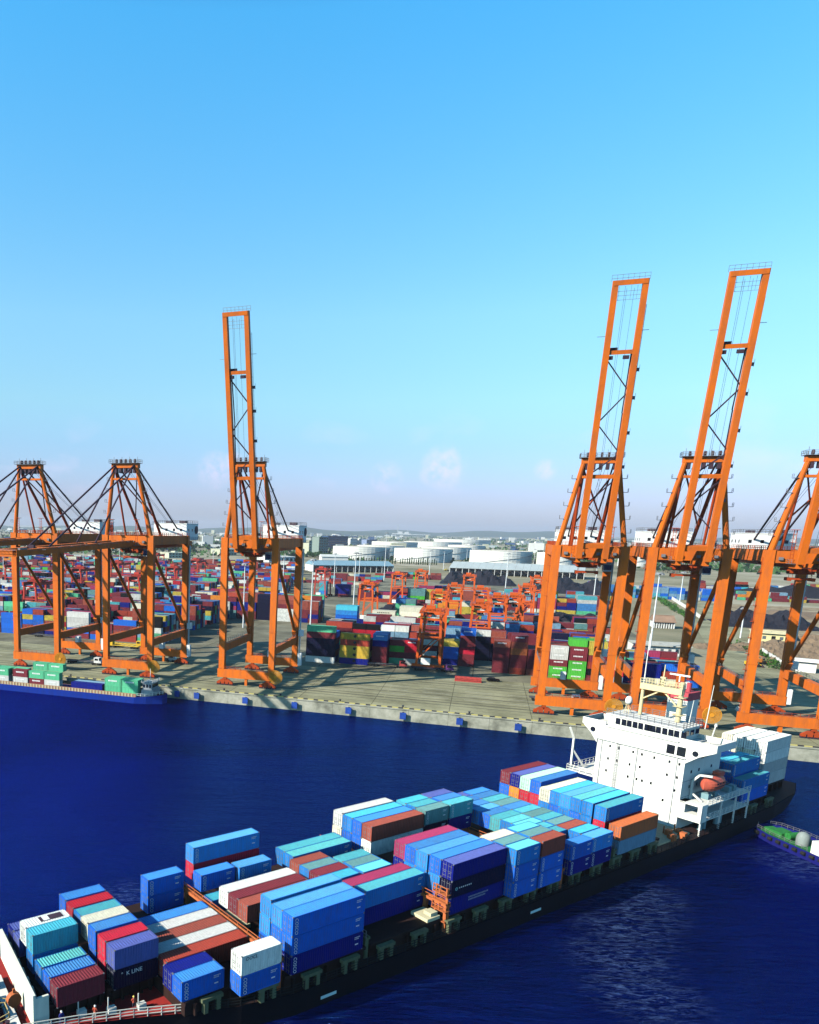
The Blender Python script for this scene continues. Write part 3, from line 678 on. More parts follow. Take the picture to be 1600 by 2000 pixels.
# ---- bay 2
B = 'second bay from the bow'
for v, c, w in ((-74.0, 'violet blue', 'nearest row'), (-76.4, 'red', 'second row from near side'), (-79.1, 'steel blue', 'third row from near side'), (-81.4, 'cream', 'fourth row'), (-83.5, 'teal', 'fifth row'), (-85.9, 'crimson', 'sixth row'), (-88.4, 'blue', 'far row')):
    col_stack(37.0, v, [T2], [c], 's', w+', '+B)
ship_box(37.0, -74.0, T1, 'dark navy', 's', 'black short container with white lettering, near row close to the bow', ('"  K LINE', .74, .9, 1.75, mark_m, 0))
col_stack(37.0, -76.4, [T1], ['red'], 's', 'under the second row, '+B)
col_stack(37.0, -79.1, [T1], ['blue'], 's', 'under the third row, '+B)
# ---- bay 3
B = 'striped third bay'
for v, c, w in ((-81.4, 'blue', 'far stripe'), (-79.15, 'grey white', 'second stripe from far side'), (-76.9, 'brown red', 'middle stripe'), (-74.65, 'grey white', 'second stripe from near side'), (-72.4, 'rust red', 'near stripe')):
    col_stack(43.2, v, [T1], [c], 'l', w+', '+B)
col_stack(49.3, -88.0, [T1, T2], ['blue', 'blue'], 's', 'far pair beside the striped roofs', ['cos', 'cos'])
col_stack(42.6, -67.9, [T1], ['blue'], 's', 'near rail before the white-topped pair', ['cos'])
col_stack(42.6, -70.1, [T1], ['navy'], 's', 'shaded, behind the low blue one')
col_stack(49.1, -65.3, [T1], ['blue'], 's', 'under the white one at the near rail', ['cos'])
ship_box(49.1, -65.3, T2, 'white', 's', 'white short container with black lettering on top at the near rail', ('OOCL', .62, .55, 2.05, mark_b, .2))
# ---- bay 4
B = 'fourth bay'
col_stack(57.6, -89.2, [T2, T3], ['red', 'azure'], 'l', 'far-side tall pair, '+B, [None, 'cos'])
col_stack(56.6, -85.5, [T2], ['blue'], 's', 'front far blue one, '+B, ['cos'])
col_stack(62.9, -84.9, [T2], ['azure'], 's', 'rear far blue one, '+B, ['cos'])
col_stack(56.6, -82.6, [T1], ['cyan'], 's', 'low beside the white roof, '+B)
col_stack(57.0, -79.4, [T2], ['white'], 'l', 'long white roof, '+B)
col_stack(57.0, -77.2, [T2], ['maroon'], 'l', 'next to the white one, '+B)
col_stack(57.0, -74.9, [T2], ['brown red'], 'l', 'next to the tall blue stack, '+B, ['num'])
col_stack(57.4, -70.6, [T1, T2, T3], ['blue', 'azure', 'azure'], 'l', 'third row, '+B, [None, None, 'cos'])
col_stack(57.0, -67.8, [T2, T3], ['blue', 'azure'], 'l', 'second row, '+B)
col_stack(57.0, -65.7, [T1, T2, T3], ['navy', 'blue', 'blue'], 'l', 'near rail, '+B, ['cos', 'cos', 'cos'])
# ---- bay 5
B = 'fifth bay'
col_stack(72.2, -86.05, [T2], ['teal'], 'l', 'far row, '+B); col_stack(72.2, -83.9, [T1, T2], ['cyan', 'turquoise'], 'l', 'second row from far side, '+B, [None, 'num'])
for v, c in ((-81.3, 'brown red'), (-79.1, 'grey teal'), (-76.95, 'maroon'), (-74.75, 'cyan')):
    col_stack(71.2, v, [T2], [c], 's', 'front half, middle rows, '+B)
for i, (v, c) in enumerate(((-78.8, 'teal'), (-76.65, 'grey teal'), (-74.5, 'turquoise'))):
    col_stack(77.6, v, [T2], [c], 's', f'rear half, {("far","centre","near")[i]} middle row, '+B)
col_stack(73.0, -72.1, [T2], ['magenta'], 'l', 'long magenta roof, '+B)
col_stack(73.4, -69.9, [T1, T2], ['navy', 'teal'], 'l', 'nearest row, '+B, ['num', 'num'])
# ---- bay 6
B = 'sixth bay, far block'
col_stack(86.6, -88.7, [T2, T3], ['cream', 'grey white'], 'l', 'far row, '+B)
col_stack(86.5, -86.3, [T2, T3], ['steel blue', 'cyan'], 'l', 'second row from far side, '+B)
col_stack(86.5, -84.1, [T2, T3], ['steel blue', 'blue'], 'l', 'third row from far side, '+B)
col_stack(86.6, -81.9, [T2, T3], ['white', 'brown red'], 'l', 'nearest row, '+B)
B = 'sixth bay, near block'
col_stack(86.0, -74.4, [T2, T3], ['navy', 'magenta'], 'l', 'far row, '+B)
col_stack(86.0, -72.25, [T2, T3], ['cyan', 'steel blue'], 'l', 'fourth row, '+B)
col_stack(86.0, -70.1, [T2, T3], ['teal', 'azure'], 'l', 'third row, '+B)
col_stack(86.3, -67.95, [T1, T2, T3], ['blue', 'azure', 'blue'], 'l', 'second row, '+B)
ship_box(86.4, -65.8, T3, 'violet blue', 'l', 'violet blue long container on top of the near-rail stack in the sixth bay')
nv = ship_box(86.4, -65.8, T2, 'dark navy', 'l', 'dark navy long container with small round emblem, near rail, sixth bay, second tier')
b = MB(); b.tube((1.1,-.016,1.25),(1.1,-.004,1.25),.26,14); b.tube((1.1,-.018,1.25),(1.1,-.010,1.25),.13,12,1); b.build('emblem', [flat('emblem_teal', (.25,.6,.62), .6), mark_b], nv)
b = MB()
for i in range(7): b.box(1.65+i*.42,1.87+i*.42,-.014,-.004,1.2,1.4)
b.build('lettering', mark_m, nv)
nv = ship_box(86.4, -65.8, T1, 'navy', 'l', 'navy long container with two small lettering lines, bottom of the near-rail stack, sixth bay')
b = MB()
for z, n_ in ((1.75, 15), (1.35, 13)):
    for i in range(n_): b.box(4.0+i*.3,4.19+i*.3,-.014,-.004,z,z+.24)
b.build('lettering', paint('lettering_pale', (.30,.34,.42), .6, .3), nv)
# ---- bay 7
B = 'seventh bay, far block'
for u, w, cs in ((99.6, 'front', ('grey teal', 'teal', 'cyan')), (106.0, 'rear', ('teal', 'steel blue', 'violet blue'))):
    for (v, nm), c in zip(((-82.4, 'near row'), (-84.6, 'middle row'), (-86.8, 'far row')), cs):
        col_stack(u, v, [T3], [c], 's', f'{w} half, {nm}, '+B, ['cos' if v > -83 else None])
    col_stack(u, -82.4, [T2], ['dark navy' if u < 100 else 'navy'], 's', f'{w} half, near row, '+B, ['num'])
B = 'seventh bay, near block'
for u, w, cs in ((98.8, 'front', ('turquoise', 'grey teal', 'cream')), (105.3, 'rear', ('brown red', 'grey teal', 'turquoise'))):
    for (v, nm), c in zip(((-64.4, 'near rail'), (-66.6, 'second row'), (-68.8, 'third row')), cs):
        col_stack(u, v, [T3], [c], 's', f'{w} half, {nm}, '+B, ['cos' if (v > -65 and u < 100) else None])
    col_stack(u, -64.4, [T1, T2], ['blue', 'blue'], 's', f'{w} half, near rail, '+B, ['cos', 'cos'])
# ---- bay 8
B = 'eighth bay'
pal8 = {-88.7: ('violet blue', 'blue'), -86.5: ('steel blue', 'steel blue'), -84.3: ('steel blue', 'teal'), -82.1: ('azure', 'grey teal'), -79.95: ('steel blue', 'steel blue'), -77.8: ('teal', 'teal'), -75.7: ('turquoise', 'grey teal'), -73.6: ('turquoise', 'teal'), -71.4: ('teal', 'grey teal'), -69.2: ('teal', 'brown red'), -67.0: ('orange', 'cyan')}
for i, v in enumerate(sorted(pal8, reverse=True)):
    for u, c, w in ((113.7, pal8[v][0], 'front half'), (119.85, pal8[v][1], 'rear half')):
        col_stack(u, v, [T1 if c == 'orange' else T2], [c], 's', f'{w}, {ORD[i+2]} row, '+B)
col_stack(113.7, -64.6, [T1, T2], ['navy', 'blue'], 's', 'front half, near rail, '+B, ['cos', 'cos'])
col_stack(119.85, -64.7, [T1, T2], ['navy', 'azure'], 's', 'rear half, near rail, '+B, ['cos', 'cos'])
# ---- bay 9, in front of the bridge
B = 'bay before the bridge'
for (v, c2, c3, nm) in ((-88.3, 'steel blue', 'maroon', 'far row'), (-86.1, 'orange', 'violet blue', 'second row from far side'), (-83.9, 'crimson', 'pale green', 'third row from far side'), (-81.7, 'red', 'steel blue', 'fourth row from far side')):
    col_stack(130.7, v, [T2+.2, T3+.2], [c2, c3], 'l', nm+', '+B)
for i, (v, c2, c3) in enumerate(((-79.5, 'cyan', 'cream'), (-77.4, 'blue', 'cyan'), (-75.4, 'teal', 'azure'), (-73.4, 'blue', 'turquoise'), (-71.2, 'cyan', 'cyan'))):
    col_stack(130.4, v, [T2-.65, T3-.65], [c2, c3], 'l', f'{ORD[5-i+2]} row, '+B)
col_stack(130.2, -68.6, [T2-.65, T3-.65], ['red', 'teal'], 'l', 'second row, '+B, [None, 'cos'])
col_stack(129.4, -65.3, [T1-.2, T2-.2], ['grey blue', 'orange brown'], 'l', 'near rail, '+B)
# ---- aft bays
B = 'stern bay behind the bridge'
for i, v in enumerate((-69.4, -71.7, -74.0, -76.3)):
    tops = [T1, T2, T3, T4] if i == 0 else [T3, T4]
    cs = ['grey white', 'grey white', 'white', 'white'] if i == 0 else ['cream', 'white']
    if i == 3: cs = ['grey blue', 'cream']
    col_stack(193.9, v, tops, cs, 'l', f'{ORD[i+1]} row, '+B)
B = 'bay just behind the bridge'
col_stack(177.6, -68.75, [T2, T3], ['blue', 'teal'], 'l', 'second row, '+B, ['cos', 'cos'])
col_stack(177.9, -70.95, [T3], ['cyan'], 'l', 'third row, '+B); col_stack(178.2, -73.2, [T3-.5], ['blue'], 'l', 'fourth row, '+B); col_stack(178.2, -75.4, [T3-.5], ['blue'], 'l', 'fifth row, '+B)
col_stack(176.7, -66.3, [T1, T2], ['blue', 'teal'], 'l', 'near rail, '+B, ['cos', 'cos'])

# ================================================================== THE SHIP
hull_m = paint('hull_black', (.004,.004,.006), .7, .5, .1, 0, .12, dark=1.8)
deck_m = paint('deck_red', (.40,.035,.03), .65, .5, .5, .05, dark=.5)
hatch_m = paint('hatch_brown', (.035,.018,.015), .7, .4, .4, .1, dark=.5)
cream_m = paint('mast_cream', (.72,.60,.33), .5, .3, .5, .05, dark=.6)
orng_m = paint('lashing_orange', (.55,.15,.05), .6, .5, .6, .08, dark=.5)
olive_m = paint('stanchion_olive', (.13,.15,.085), .6, .5, .8, .1, dark=.45)
wh_m0 = wh_m; wh_m = paint('ship_white', (.80,.79,.72), .55, .3, .25, .03, dark=.72, rust=.28)
ship = thing('container_ship', 'loaded container ship with white bridge aft and black hull, in the foreground', 'ship', (0,0,0), YAW)
# ship frame: local x = u, local y = -v
SEC = [(4,-80.3,-80.7),(8,-79.2,-83.6),(14,-77.6,-86.8),(20,-76.0,-89.3),(26,-74.6,-91.0),(32,-72.9,-92.0),(38,-70.8,-92.4),(44,-68.3,-92.6),(50,-66.2,-92.6),(57,-64.9,-92.6),(80,-64.6,-92.6),(130,-64.2,-92.6),(160,-64.2,-92.6),(190,-64.8,-92.4),(204,-66.2,-91.2),(212,-69.0,-88.5)]
DH = 3.0
b = MB()
def wl(s): 
    u, a, c = s; k = .55 if u < 50 else (.0 if u < 190 else .25); m_ = (a+c)/2; kk = k*max(0, (50-u)/46) if u < 50 else k*max(0, (u-190)/22)
    return (u+ (3.5*kk if u < 50 else -4*kk), m_+(a-m_)*(1-kk*.6), m_+(c-m_)*(1-kk*.6))
def bulw(u): return DH+(1.2 if u < 26 else 0.0)
for s0, s1 in zip(SEC, SEC[1:]):
    w0, w1 = wl(s0), wl(s1)
    for k in (1, 2):
        q = [(w0[0], -w0[k], -2), (w1[0], -w1[k], -2), (s1[0], -s1[k], bulw(s1[0])), (s0[0], -s0[k], bulw(s0[0]))]
        b.poly(q if k == 1 else q[::-1])
for s0, flip in ((SEC[0], 0), (SEC[-1], 1)):
    w0 = wl(s0); q = [(w0[0],-w0[1],-2),(s0[0],-s0[1],bulw(s0[0])),(s0[0],-s0[2],bulw(s0[0])),(w0[0],-w0[2],-2)]; b.poly(q if flip == 0 else q[::-1])
b.build('hull', hull_m, ship)
b = MB()
for s0, s1 in zip(SEC, SEC[1:]):
    b.quad((s0[0],-s0[1]+.12,DH-.02),(s1[0],-s1[1]+.12,DH-.02),(s1[0],-s1[2]-.12,DH-.02),(s0[0],-s0[2]-.12,DH-.02), 0 if s0[0] < 40 else 1)
b.build('deck', [deck_m, paint('deck_dark', (.035,.02,.02), .7, .5, .4, .05, dark=.5)], ship)
# hatch covers and coamings under each bay
for u0, u1, va, vb in ((29.4,36.4,-74.9,-91.2),(36.6,43.0,-74.6,-91.2),(43.1,55.6,-67.4,-91.6),(56.4,69.9,-65.6,-91.8),(71.0,84.8,-65.6,-91.8),(85.8,98.7,-65.6,-91.8),(99.0,111.9,-65.4,-91.8),(113.3,126.4,-65.4,-91.8),(129.0,143.4,-65.2,-91.8),(176.4,190.6,-66.2,-91.2),(193.4,206.2,-69.2,-90.6)):
    b = MB(); b.box(u0, u1, -va+.6, -vb, DH-.01, T0-.45); b.box(u0-.1, u1+.1, -va+.3, -vb+.1, T0-.45, T0+.004)
    for i in range(5):
        x = u0+(u1-u0)*(i+.5)/5; b.box(x-.15, x+.15, -va+.05, -va+.6, DH, T0-.45)
    b.build('hatch_cover', hatch_m, ship)
# stanchions along the near rail carrying the outer row
for u in [46.5,53.5,60,66.5,73,79.5,86.5,92.5,98.5,104.5,110.5,116.5,122.5,128.5,134.5,140.5,180,187.5]:
    b = MB(); vn = 64.9 if u > 56 else 64.9+(56-u)*.24
    for x in (-.9, .9): b.box(u+x-.28, u+x+.28, vn, vn+.6, DH-.01, T0-.1)
    b.box(u-1.5, u+1.5, vn-.02, vn+.62, T0-.5, T0-.06); b.build('stanchion', olive_m, ship)
# railing on the near side
b = MB(); b.rail([(s[0], -s[1]+.15, DH) for s in SEC[4:8]], 1.15, 1.5, .055, mids=2); b.build('railing', paint('rail_white', (.7,.68,.6), .5, .3), ship)
b = MB(); b.rail([(s[0], -s[1]+.15, DH) for s in SEC[7:14]], 1.1, 1.8, .04, mids=2); b.build('railing', paint('rail_dark', (.03,.03,.03), .6, .3), ship)
# lashing bridges with walkways between the bays
for u, hh, mm, va, vb in ((55.95, 7.3, orng_m, -66.4, -92.0), (70.4, 6.2, olive_m, -66, -92), (85.35, 7.2, orng_m, -65.2, -92), (112.6, 6.4, orng_m, -65, -92), (127.8, 6.4, olive_m, -65, -92)):
    b = MB(); b.box(u-.42, u-.12, -va, -vb, hh-.4, hh); b.box(u+.12, u+.42, -va, -vb, hh-.35, hh+.02); b.box(u-.12, u+.12, -va, -vb, hh-.3, hh-.2)
    for i in range(8):
        y = -va+.4+i*(va-vb-.8)/7; b.box(u-.3, u+.3, y-.25, y+.25, DH-.01, hh-.4)
    lb = b.build('lashing_bridge', mm, ship)
    b = MB(); b.rail([(u-.4, -va, hh), (u-.4, -vb, hh)], 1.0, 2.2, .05); b.build('handrail', steel_m if mm is olive_m else mm, lb)
b = MB()
for y in (65.5, 67.4): b.beam((85.2,y,DH),(85.2,y,9.6),.3); 
for z in (4.6, 6.1, 7.4, 8.6): b.box(84.6,85.7,65.2,67.7,z,z+.12)
b.rail([(84.7,65.2,8.7),(84.7,67.6,8.7)],1.1,1.2,.06); b.rail([(84.7,65.2,6.2),(84.7,67.6,6.2)],1.1,1.2,.06)
b.build('ladder_tower', orng_m, ship)
b = MB(); b.box(56.5,59.5,-(-77.2)+.1,82.0,T0+.3,T0+.9); b.box(82.0,84.6,66.0,69.0,T0+.02,T0+.5); b.box(83.0,84.4,66.3,67.6,T0+.5,T0+1.0); b.build('platform', paint('platform_pale', (.72,.66,.42), .6, .3), ship)
# breakwater at the bow
b = MB(); b.hexa([(27.3,74.9,DH-.01),(27.6,74.9,DH-.01),(29.2,91.0,DH-.01),(28.9,91.0,DH-.01),(27.3,74.9,7.1),(27.6,74.9,7.1),(29.2,91.0,7.1),(28.9,91.0,7.1)])
b.box(27.62, 29.2, 74.95, 75.25, DH, 6.6)
for i in range(7):
    y = 77+i*2.1; x = 27.7+(y-74.9)*.0994; b.hexa([(x,y,DH),(x+1.4,y,DH),(x+1.4,y+.15,DH),(x,y+.15,DH),(x,y,6.9),(x+.2,y,6.9),(x+.2,y+.15,6.9),(x,y+.15,6.9)])
b.build('breakwater', paint('breakwater_white', (.80,.80,.66), .5, .35, .5, 0, dark=.6), ship)
b = MB(); b.hexa([(24.9,75.6,DH),(26.1,75.6,DH),(27.4,86.5,DH),(26.2,86.5,DH),(24.9,75.6,DH+.5),(26.1,75.6,DH+.5),(27.4,86.5,DH+.5),(26.2,86.5,DH+.5)]); b.build('deck_step', wh_m, ship)
# mooring gear on the fore deck
gr_m = paint('winch_green', (.06,.16,.09), .5, .4)
b = MB(); b.tube((23.2,78.5,4.3),(23.2,81.0,4.3),.85,16); b.tube((23.2,78.3,4.3),(23.2,78.5,4.3),1.15,16); b.tube((23.2,81.0,4.3),(23.2,81.2,4.3),1.15,16); b.box(22.2,24.2,81.2,82.4,DH,4.9); b.box(22.4,24.0,78.0,78.3,DH,4.4); b.build('mooring_winch', gr_m, ship)
b = MB(); b.rail([(22.0,76.6,DH),(25.4,77.6,DH),(25.6,79.8,DH),(22.4,80.8,DH)], 1.1, 1.5, .05); b.build('winch_rail', paint('rail_yellow', (.66,.5,.2), .5, .3), ship)
b = MB()
for u in (21.6, 24.0):
    for du in (0, .8): b.lathe((u+du, 77.2-(u-21)*.25, DH), [(.22,0),(.22,.8),(.3,.82),(.3,.95),(0,.96)], 10)
b.build('mooring_bitt', dk_m, ship)
for u, v in ((33,-73.9),(36.2,-72.6),(39.6,-71.5)): b = MB(); b.box(u-.5,u+.5,-v+.2,-v+.9,DH,DH+.7); b.beam((u-.5,-v+.4,DH+.6),(u-.5,-v+.4,DH+2.2),.1); b.build('deck_locker', wh_m, ship)
for i, (u, v, a, bb, h) in enumerate(((25.0,-84.5,1.6,1.2,1.9),(23.4,-86.2,1.2,2.0,1.3),(21.5,-83.0,1.8,1.0,1.0),(26.6,-79.4,.6,.6,2.4),(20.5,-79.6,1.4,1.4,.8))):
    b = MB(); b.box(u-a/2,u+a/2,-v-bb/2,-v+bb/2,DH-.01,DH+h*.6); b.tube((u,-v-bb*.6,DH+h*.6),(u,-v+bb*.6,DH+h*.6),h*.35,12); b.box(u-a*.2,u+a*.2,-v-bb*.2,-v+bb*.2,DH+h*.6,DH+h*1.15); b.build('deck_machine', (dk_m, gr_m, deck_m, orng_m, dk_m)[i], ship)
b = MB(); b.rail([(24.6,75.5,DH),(22.5,76.4,DH),(20.6,77.6,DH)],1.1,1.0,.05,mids=2); b.rail([(19.5,84,DH),(24,82.2,DH),(26,80.4,DH)],1.1,1.1,.05); b.build('fore_rail', paint('rail_yellow', (.66,.5,.2), .5, .3), ship)
for y0, y1 in ((77.0,83.5),(78.2,84.6)): b = MB(); b.tube((20.5,y0,DH+.22),(26.0,y1,DH+.22),.14,8); b.build('deck_pipe', deck_m, ship)
# markings on the hull side
b = MB()
for u in (61, 104, 139, 150): b.box(u, u+2.6, 64.35, 64.40, 1.2, 1.6)
b.build('hull_marking', flat('marking_pale', (.55,.75,.75)), ship)

# ---- superstructure
U0 = 156.0
def LB(b, u0, u1, v0, v1, z0, z1, mi=0): b.box(u0, u1, -v1, -v0, z0, z1, mi)
b = MB(); LB(b, U0, 170.5, -85.9, -68.6, DH-.01, 17.4); acc = b.build('accommodation_block', wh_m, ship)
b = MB(); LB(b, U0-.25, 165.0, -86.0, -68.3, 17.35, 20.3); LB(b, U0-.62, U0-.25, -84.2, -70.0, 20.3, 20.5); LB(b, U0-.42, U0-.25, -86.0, -72.3, 19.4, 19.52); LB(b, U0-.55, U0-.25, -86.0, -68.4, 17.36, 17.55)
bd_ = b.build('bridge_deck_house', wh_m, ship)
b = MB()
for va, vb in ((-72.1,-70.6), (-70.2,-68.45)): LB(b, U0-.29, U0-.2, va, vb, 17.7, 19.5)
b.build('side_opening', gl_m, bd_)
# wings: plate bulwarks and sloping brackets
b = MB()
LB(b, U0-.45, 163, -89.3, -63.3, 19.85, 20.0)
LB(b, U0-.5, U0-.3, -89.3, -84.3, 20.0, 21.25); LB(b, U0-.5, U0-.3, -69.8, -63.3, 20.0, 21.25)
LB(b, 162.8, 163, -89.3, -63.3, 20.0, 21.1); LB(b, U0-.3, 162.8, -89.3, -89.1, 20.0, 21.25); LB(b, U0-.3, 162.8, -63.5, -63.3, 20.0, 21.25)
for s_, vf, ve in ((1,-68.6,-63.3), (-1,-85.9,-89.3)):
    for u in (U0-.3, 162.5): 
        P = [(u,-vf,16.4),(u+.2,-vf,16.4),(u+.2,-(vf+(ve-vf)*.45),18.3),(u,-(vf+(ve-vf)*.45),18.3),(u,-vf,19.84),(u+.2,-vf,19.84),(u+.2,-ve,19.84),(u,-ve,19.84)]
        b.hexa([P[0],P[1],P[2],P[3],P[4],P[5],P[6],P[7]])
wing = b.build('bridge_wing', wh_m, ship)
b = MB()
for v, z in ((-66.9, 18.8), (-87.0, 19.0)): b.tube((U0-.34,-v,z),(U0-.30,-v,z),.55,16)
b.build('porthole', gl_m, wing)
b = MB()
b.hexa([(U0+.2,69.9,20.0),(U0+6.5,69.9,20.0),(U0+6.5,84.2,20.0),(U0+.2,84.2,20.0),(U0-.1,69.9,22.8),(U0+6.8,69.9,22.8),(U0+6.8,84.2,22.8),(U0-.1,84.2,22.8)])
LB(b, U0-.4, U0+7.2, -84.6, -69.5, 22.8, 23.0); wh_ = b.build('wheelhouse', wh_m, ship)
wpx = [(460,578),(513,592),(571,606),(628,618),(690,630),(722,640),(752,648),(806,655),(870,672),(932,686),(990,700)]
for x in (400, *[q[0] for q in wpx], 1062):
    r = ray(1130+x*.19375, 1300+(555+(x-400)*.235)*.19375); k = (U0)/(r.dot(UX)); P = EYE+r*k; v = P.dot(VX)
    b = MB(); LB(b, U0-.03, U0+.04, v-.47, v+.47, 21.15, 22.4); b.xf(Matrix.Translation((-.03,0,0))); b.build('window', gl_m, wh_)
b = MB()
for u in (158, 160, 162): LB(b, u-.6, u+.6, -69.9, -69.78, 21.3, 22.3)
b.build('window', gl_m, wh_)
sq = [(320,810),(408,832),(552,870),(640,895),(765,928),(918,968),(1018,995),(298,935),(388,958),(515,995),(618,1022),(892,1100),(993,1128),(278,1055),(497,1118),(585,1143),(640,1160),(730,1185),(968,1258),(848,1355)]
for x, y in sq:
    r = ray(1130+x*.19375, 1300+y*.19375); P = EYE+r*(U0/r.dot(UX))
    b = MB(); LB(b, U0-.03, U0+.02, P.dot(VX)-.19, P.dot(VX)+.19, P.z-.27, P.z+.27); b.build('window', gl_m, acc)
b = MB()
for z in (8, 11, 14): 
    for u in (159, 162, 167): LB(b, u-.25, u+.25, -68.62, -68.57, z, z+.6)
b.build('window', gl_m, acc)
b = MB(); b.rail([(U0-.3,84.5,23.0),(U0-.3,69.6,23.0),(163,69.6,23.0),(163,84.5,23.0)], 1.1, 1.3, .045, mids=2); b.build('roof_railing', steel_m, wh_)
b = MB(); LB(b, U0-.12, U0, -80.6, -79.8, DH, DH+2.1); LB(b, U0-.12, U0, -73.0, -72.2, DH, DH+2.1); b.build('door', paint('door_green', (.10,.22,.18), .6, .3), acc)
for v in (-84.9, -77.6, -70.0):
    b = MB(); b.tube((U0-.16,-v,DH),(U0-.16,-v,17.2),.09,6); b.build('vent_pipe', wh_m, acc)
b = MB()
for dv in (-.25,.25): b.beam((U0-.25,81.4+dv,DH),(U0-.25,81.4+dv,17.3),.06)
for i in range(40): b.beam((U0-.25,81.15,DH+.4+i*.35),(U0-.25,81.65,DH+.4+i*.35),.04)
b.build('ladder', steel_m, acc)
b = MB()
for z in (6.2, 9.4, 12.6): LB(b, U0-.05, U0, -85.9, -68.6, z, z+.07); LB(b, U0, 170.5, -68.6, -68.54, z, z+.07)
b.build('deck_line', paint('seam_grey', (.45,.46,.44), .6, .4), acc)
# side gallery at the near side: white block in front, open decks behind
b = MB(); LB(b, U0-.02, 158.2, -68.6, -64.5, 5.6, 6.9); LB(b, U0-.02, 158.2, -68.6, -67.5, 6.9, 9.1); LB(b, U0-.02, 158.2, -65.2, -64.5, 6.9, 8.7); LB(b, U0-.02, 158.2, -68.6, -64.5, 8.7, 9.1)
LB(b, 158.2, 176, -68.6, -64.5, 8.6, 8.75); LB(b, 158.2, 176, -68.6, -64.5, 5.7, 5.85)
for u in (156.4, 164, 170, 175.6): LB(b, u-.12, u+.12, -64.75, -64.5, DH, 8.6)
b.build('side_gallery', wh_m, ship)
b = MB(); b.rail([(158.3,64.6,8.75),(176,64.6,8.75)], 1.1, 1.6, .05, mids=2); b.rail([(158.3,64.6,5.85),(176,64.6,5.85)], 1.1, 1.6, .05, mids=2); b.build('gallery_railing', wh_m, ship)
b = MB()
for i, u in enumerate((160.2,161.6,166.5,168)): b.tube((u,66.2,DH),(u,66.2,5.2+.3*(i%2)),.42,10)
for u in (162.5,165.2,171,173): LB(b, u-.6, u+.6, -67.8, -66.2, 8.75, 9.9)
b.build('deck_machinery', paint('machinery_blue_grey', (.25,.42,.46), .5, .4), ship)
b = MB()
for u, v in ((149.5,-66),(151,-67.5),(152.6,-65.6),(154,-67)): LB(b, u-.5, u+.5, v-.5, v+.5, DH, DH+1.1+.3*((u*7)%2)); b.tube((u,-v+.9,DH),(u,-v+.9,DH+1.8),.14,8)
b.build('deck_fitting', orng_m, ship)
b = MB(); LB(b, 144.5, 155.9, -91.5, -66, DH-.01, DH+.35); b.build('deck_house_base', paint('deck_tan', (.62,.50,.30), .7, .4), ship)
# davits
dav_m = wh_m
for u in (159.6, 166.6):
    b = MB(); b.beam((u,68.3,8.8),(u,68.3,12.6),.42); b.beam((u,68.3,12.5),(u,67.2,13.9),.4); b.beam((u,67.2,13.9),(u,65.0,14.2),.36); b.beam((u,68.2,10),(u,66.2,8.8),.3); b.build('davit', dav_m, ship)
b = MB(); b.beam((157.5,91.9,9),(157.5,91.9,15.5),.4); b.beam((157.5,91.9,13),(159.8,90.4,9.2),.35); b.beam((157.5,91.9,15.4),(156.7,92.6,18),.35); b.box(156.2,168,86,92.2,8.6,8.8); b.rail([(156.3,92.1,8.8),(168,92.1,8.8)],1.1,1.5,.06); b.rail([(156.3,86.2,8.8),(156.3,92.1,8.8)],1.1,1.5,.06); b.build('davit', dav_m, ship)
# funnel
fr_m = paint('funnel_red', (.55,.08,.10), .5, .3)
b = MB(); LB(b, 168.6, 173.0, -79.2, -75.2, 17.3, 26.0, 0); LB(b, 168.5, 173.1, -79.3, -75.1, 26.0, 27.6, 1); 
for v in (-78.2,-76.4): b.tube((170.8,-v,27.6),(170.8,-v,29.4),.45,12,1)
b.build('funnel', [wh_m, fr_m], ship)
# goal-post mast on the wheelhouse
b = MB(); uM = 160.5
def mp_(x, y, u): 
    r = ray(1130+x*.19375, 1300+y*.19375); P = EYE+r*(u/r.dot(UX)); return P.dot(VX), P.z
vL, zL = mp_(655, 215, uM); vR, zR = mp_(1055, 170, uM)
b.tube((uM,-vL,22.9),(uM,-vL,zL+.6),.36,12,0,.3); b.tube((uM,-vR,22.9),(uM,-vR,zR),.50,12,0,.42)
b.box(uM-.6,uM+.6,-vR-.3,-vL+.4,zL-.3,zL+.9)
vm = (vL+vR)/2
b.beam((uM,-vL,zL-2.4),(uM,-vm+.4,zL-.3),.25); b.beam((uM,-vR,zL-3.2),(uM,-vm-.5,zL-.3),.25)
b.tube((uM,-vm,zL+.9),(uM,-vm,zL+5.2),.2,8,0,.08); b.box(uM-.3,uM+.3,-vm-.5,-vm+.5,zL+2.4,zL+2.7)
for z in (24.5,26.2,28): b.box(uM-.9,uM+.9,-vR-.9,-vR+.9,z,z+.1)
mast = b.build('signal_mast', cream_m, ship)
b = MB(); b.rail([(uM-.6,-vR-.3,zL+.9),(uM-.6,-vL+.4,zL+.9)],1.0,1.1,.05); b.rail([(uM+.6,-vR-.3,zL+.9),(uM+.6,-vL+.4,zL+.9)],1.0,1.1,.05); b.build('mast_railing', cream_m, mast)
b = MB(); b.box(uM-.12,uM+.12,-vR-1.2,-vR+2.6,zR+1.2,zR+1.5); b.tube((uM,-vR+.7,zR),(uM,-vR+.7,zR+1.2),.14,8); b.build('radar_scanner', wh_m, mast)
b = MB(); b.tube((uM,-vL,zL+.6),(uM,-vL,zL+11),.13,8,0,.05); b.build('whip_antenna', wh_m, mast)
for (x, y, x2, y2) in ((1275,640,1368,200),(1110,600,1165,350)):
    v, z = mp_(x, y, 161.5); v2, z2 = mp_(x2, y2, 161.5); b = MB(); b.tube((161.5,-v,max(z,20)),(161.5,-v2+.0,z2),.09,6,0,.05); b.build('whip_antenna', wh_m, ship)
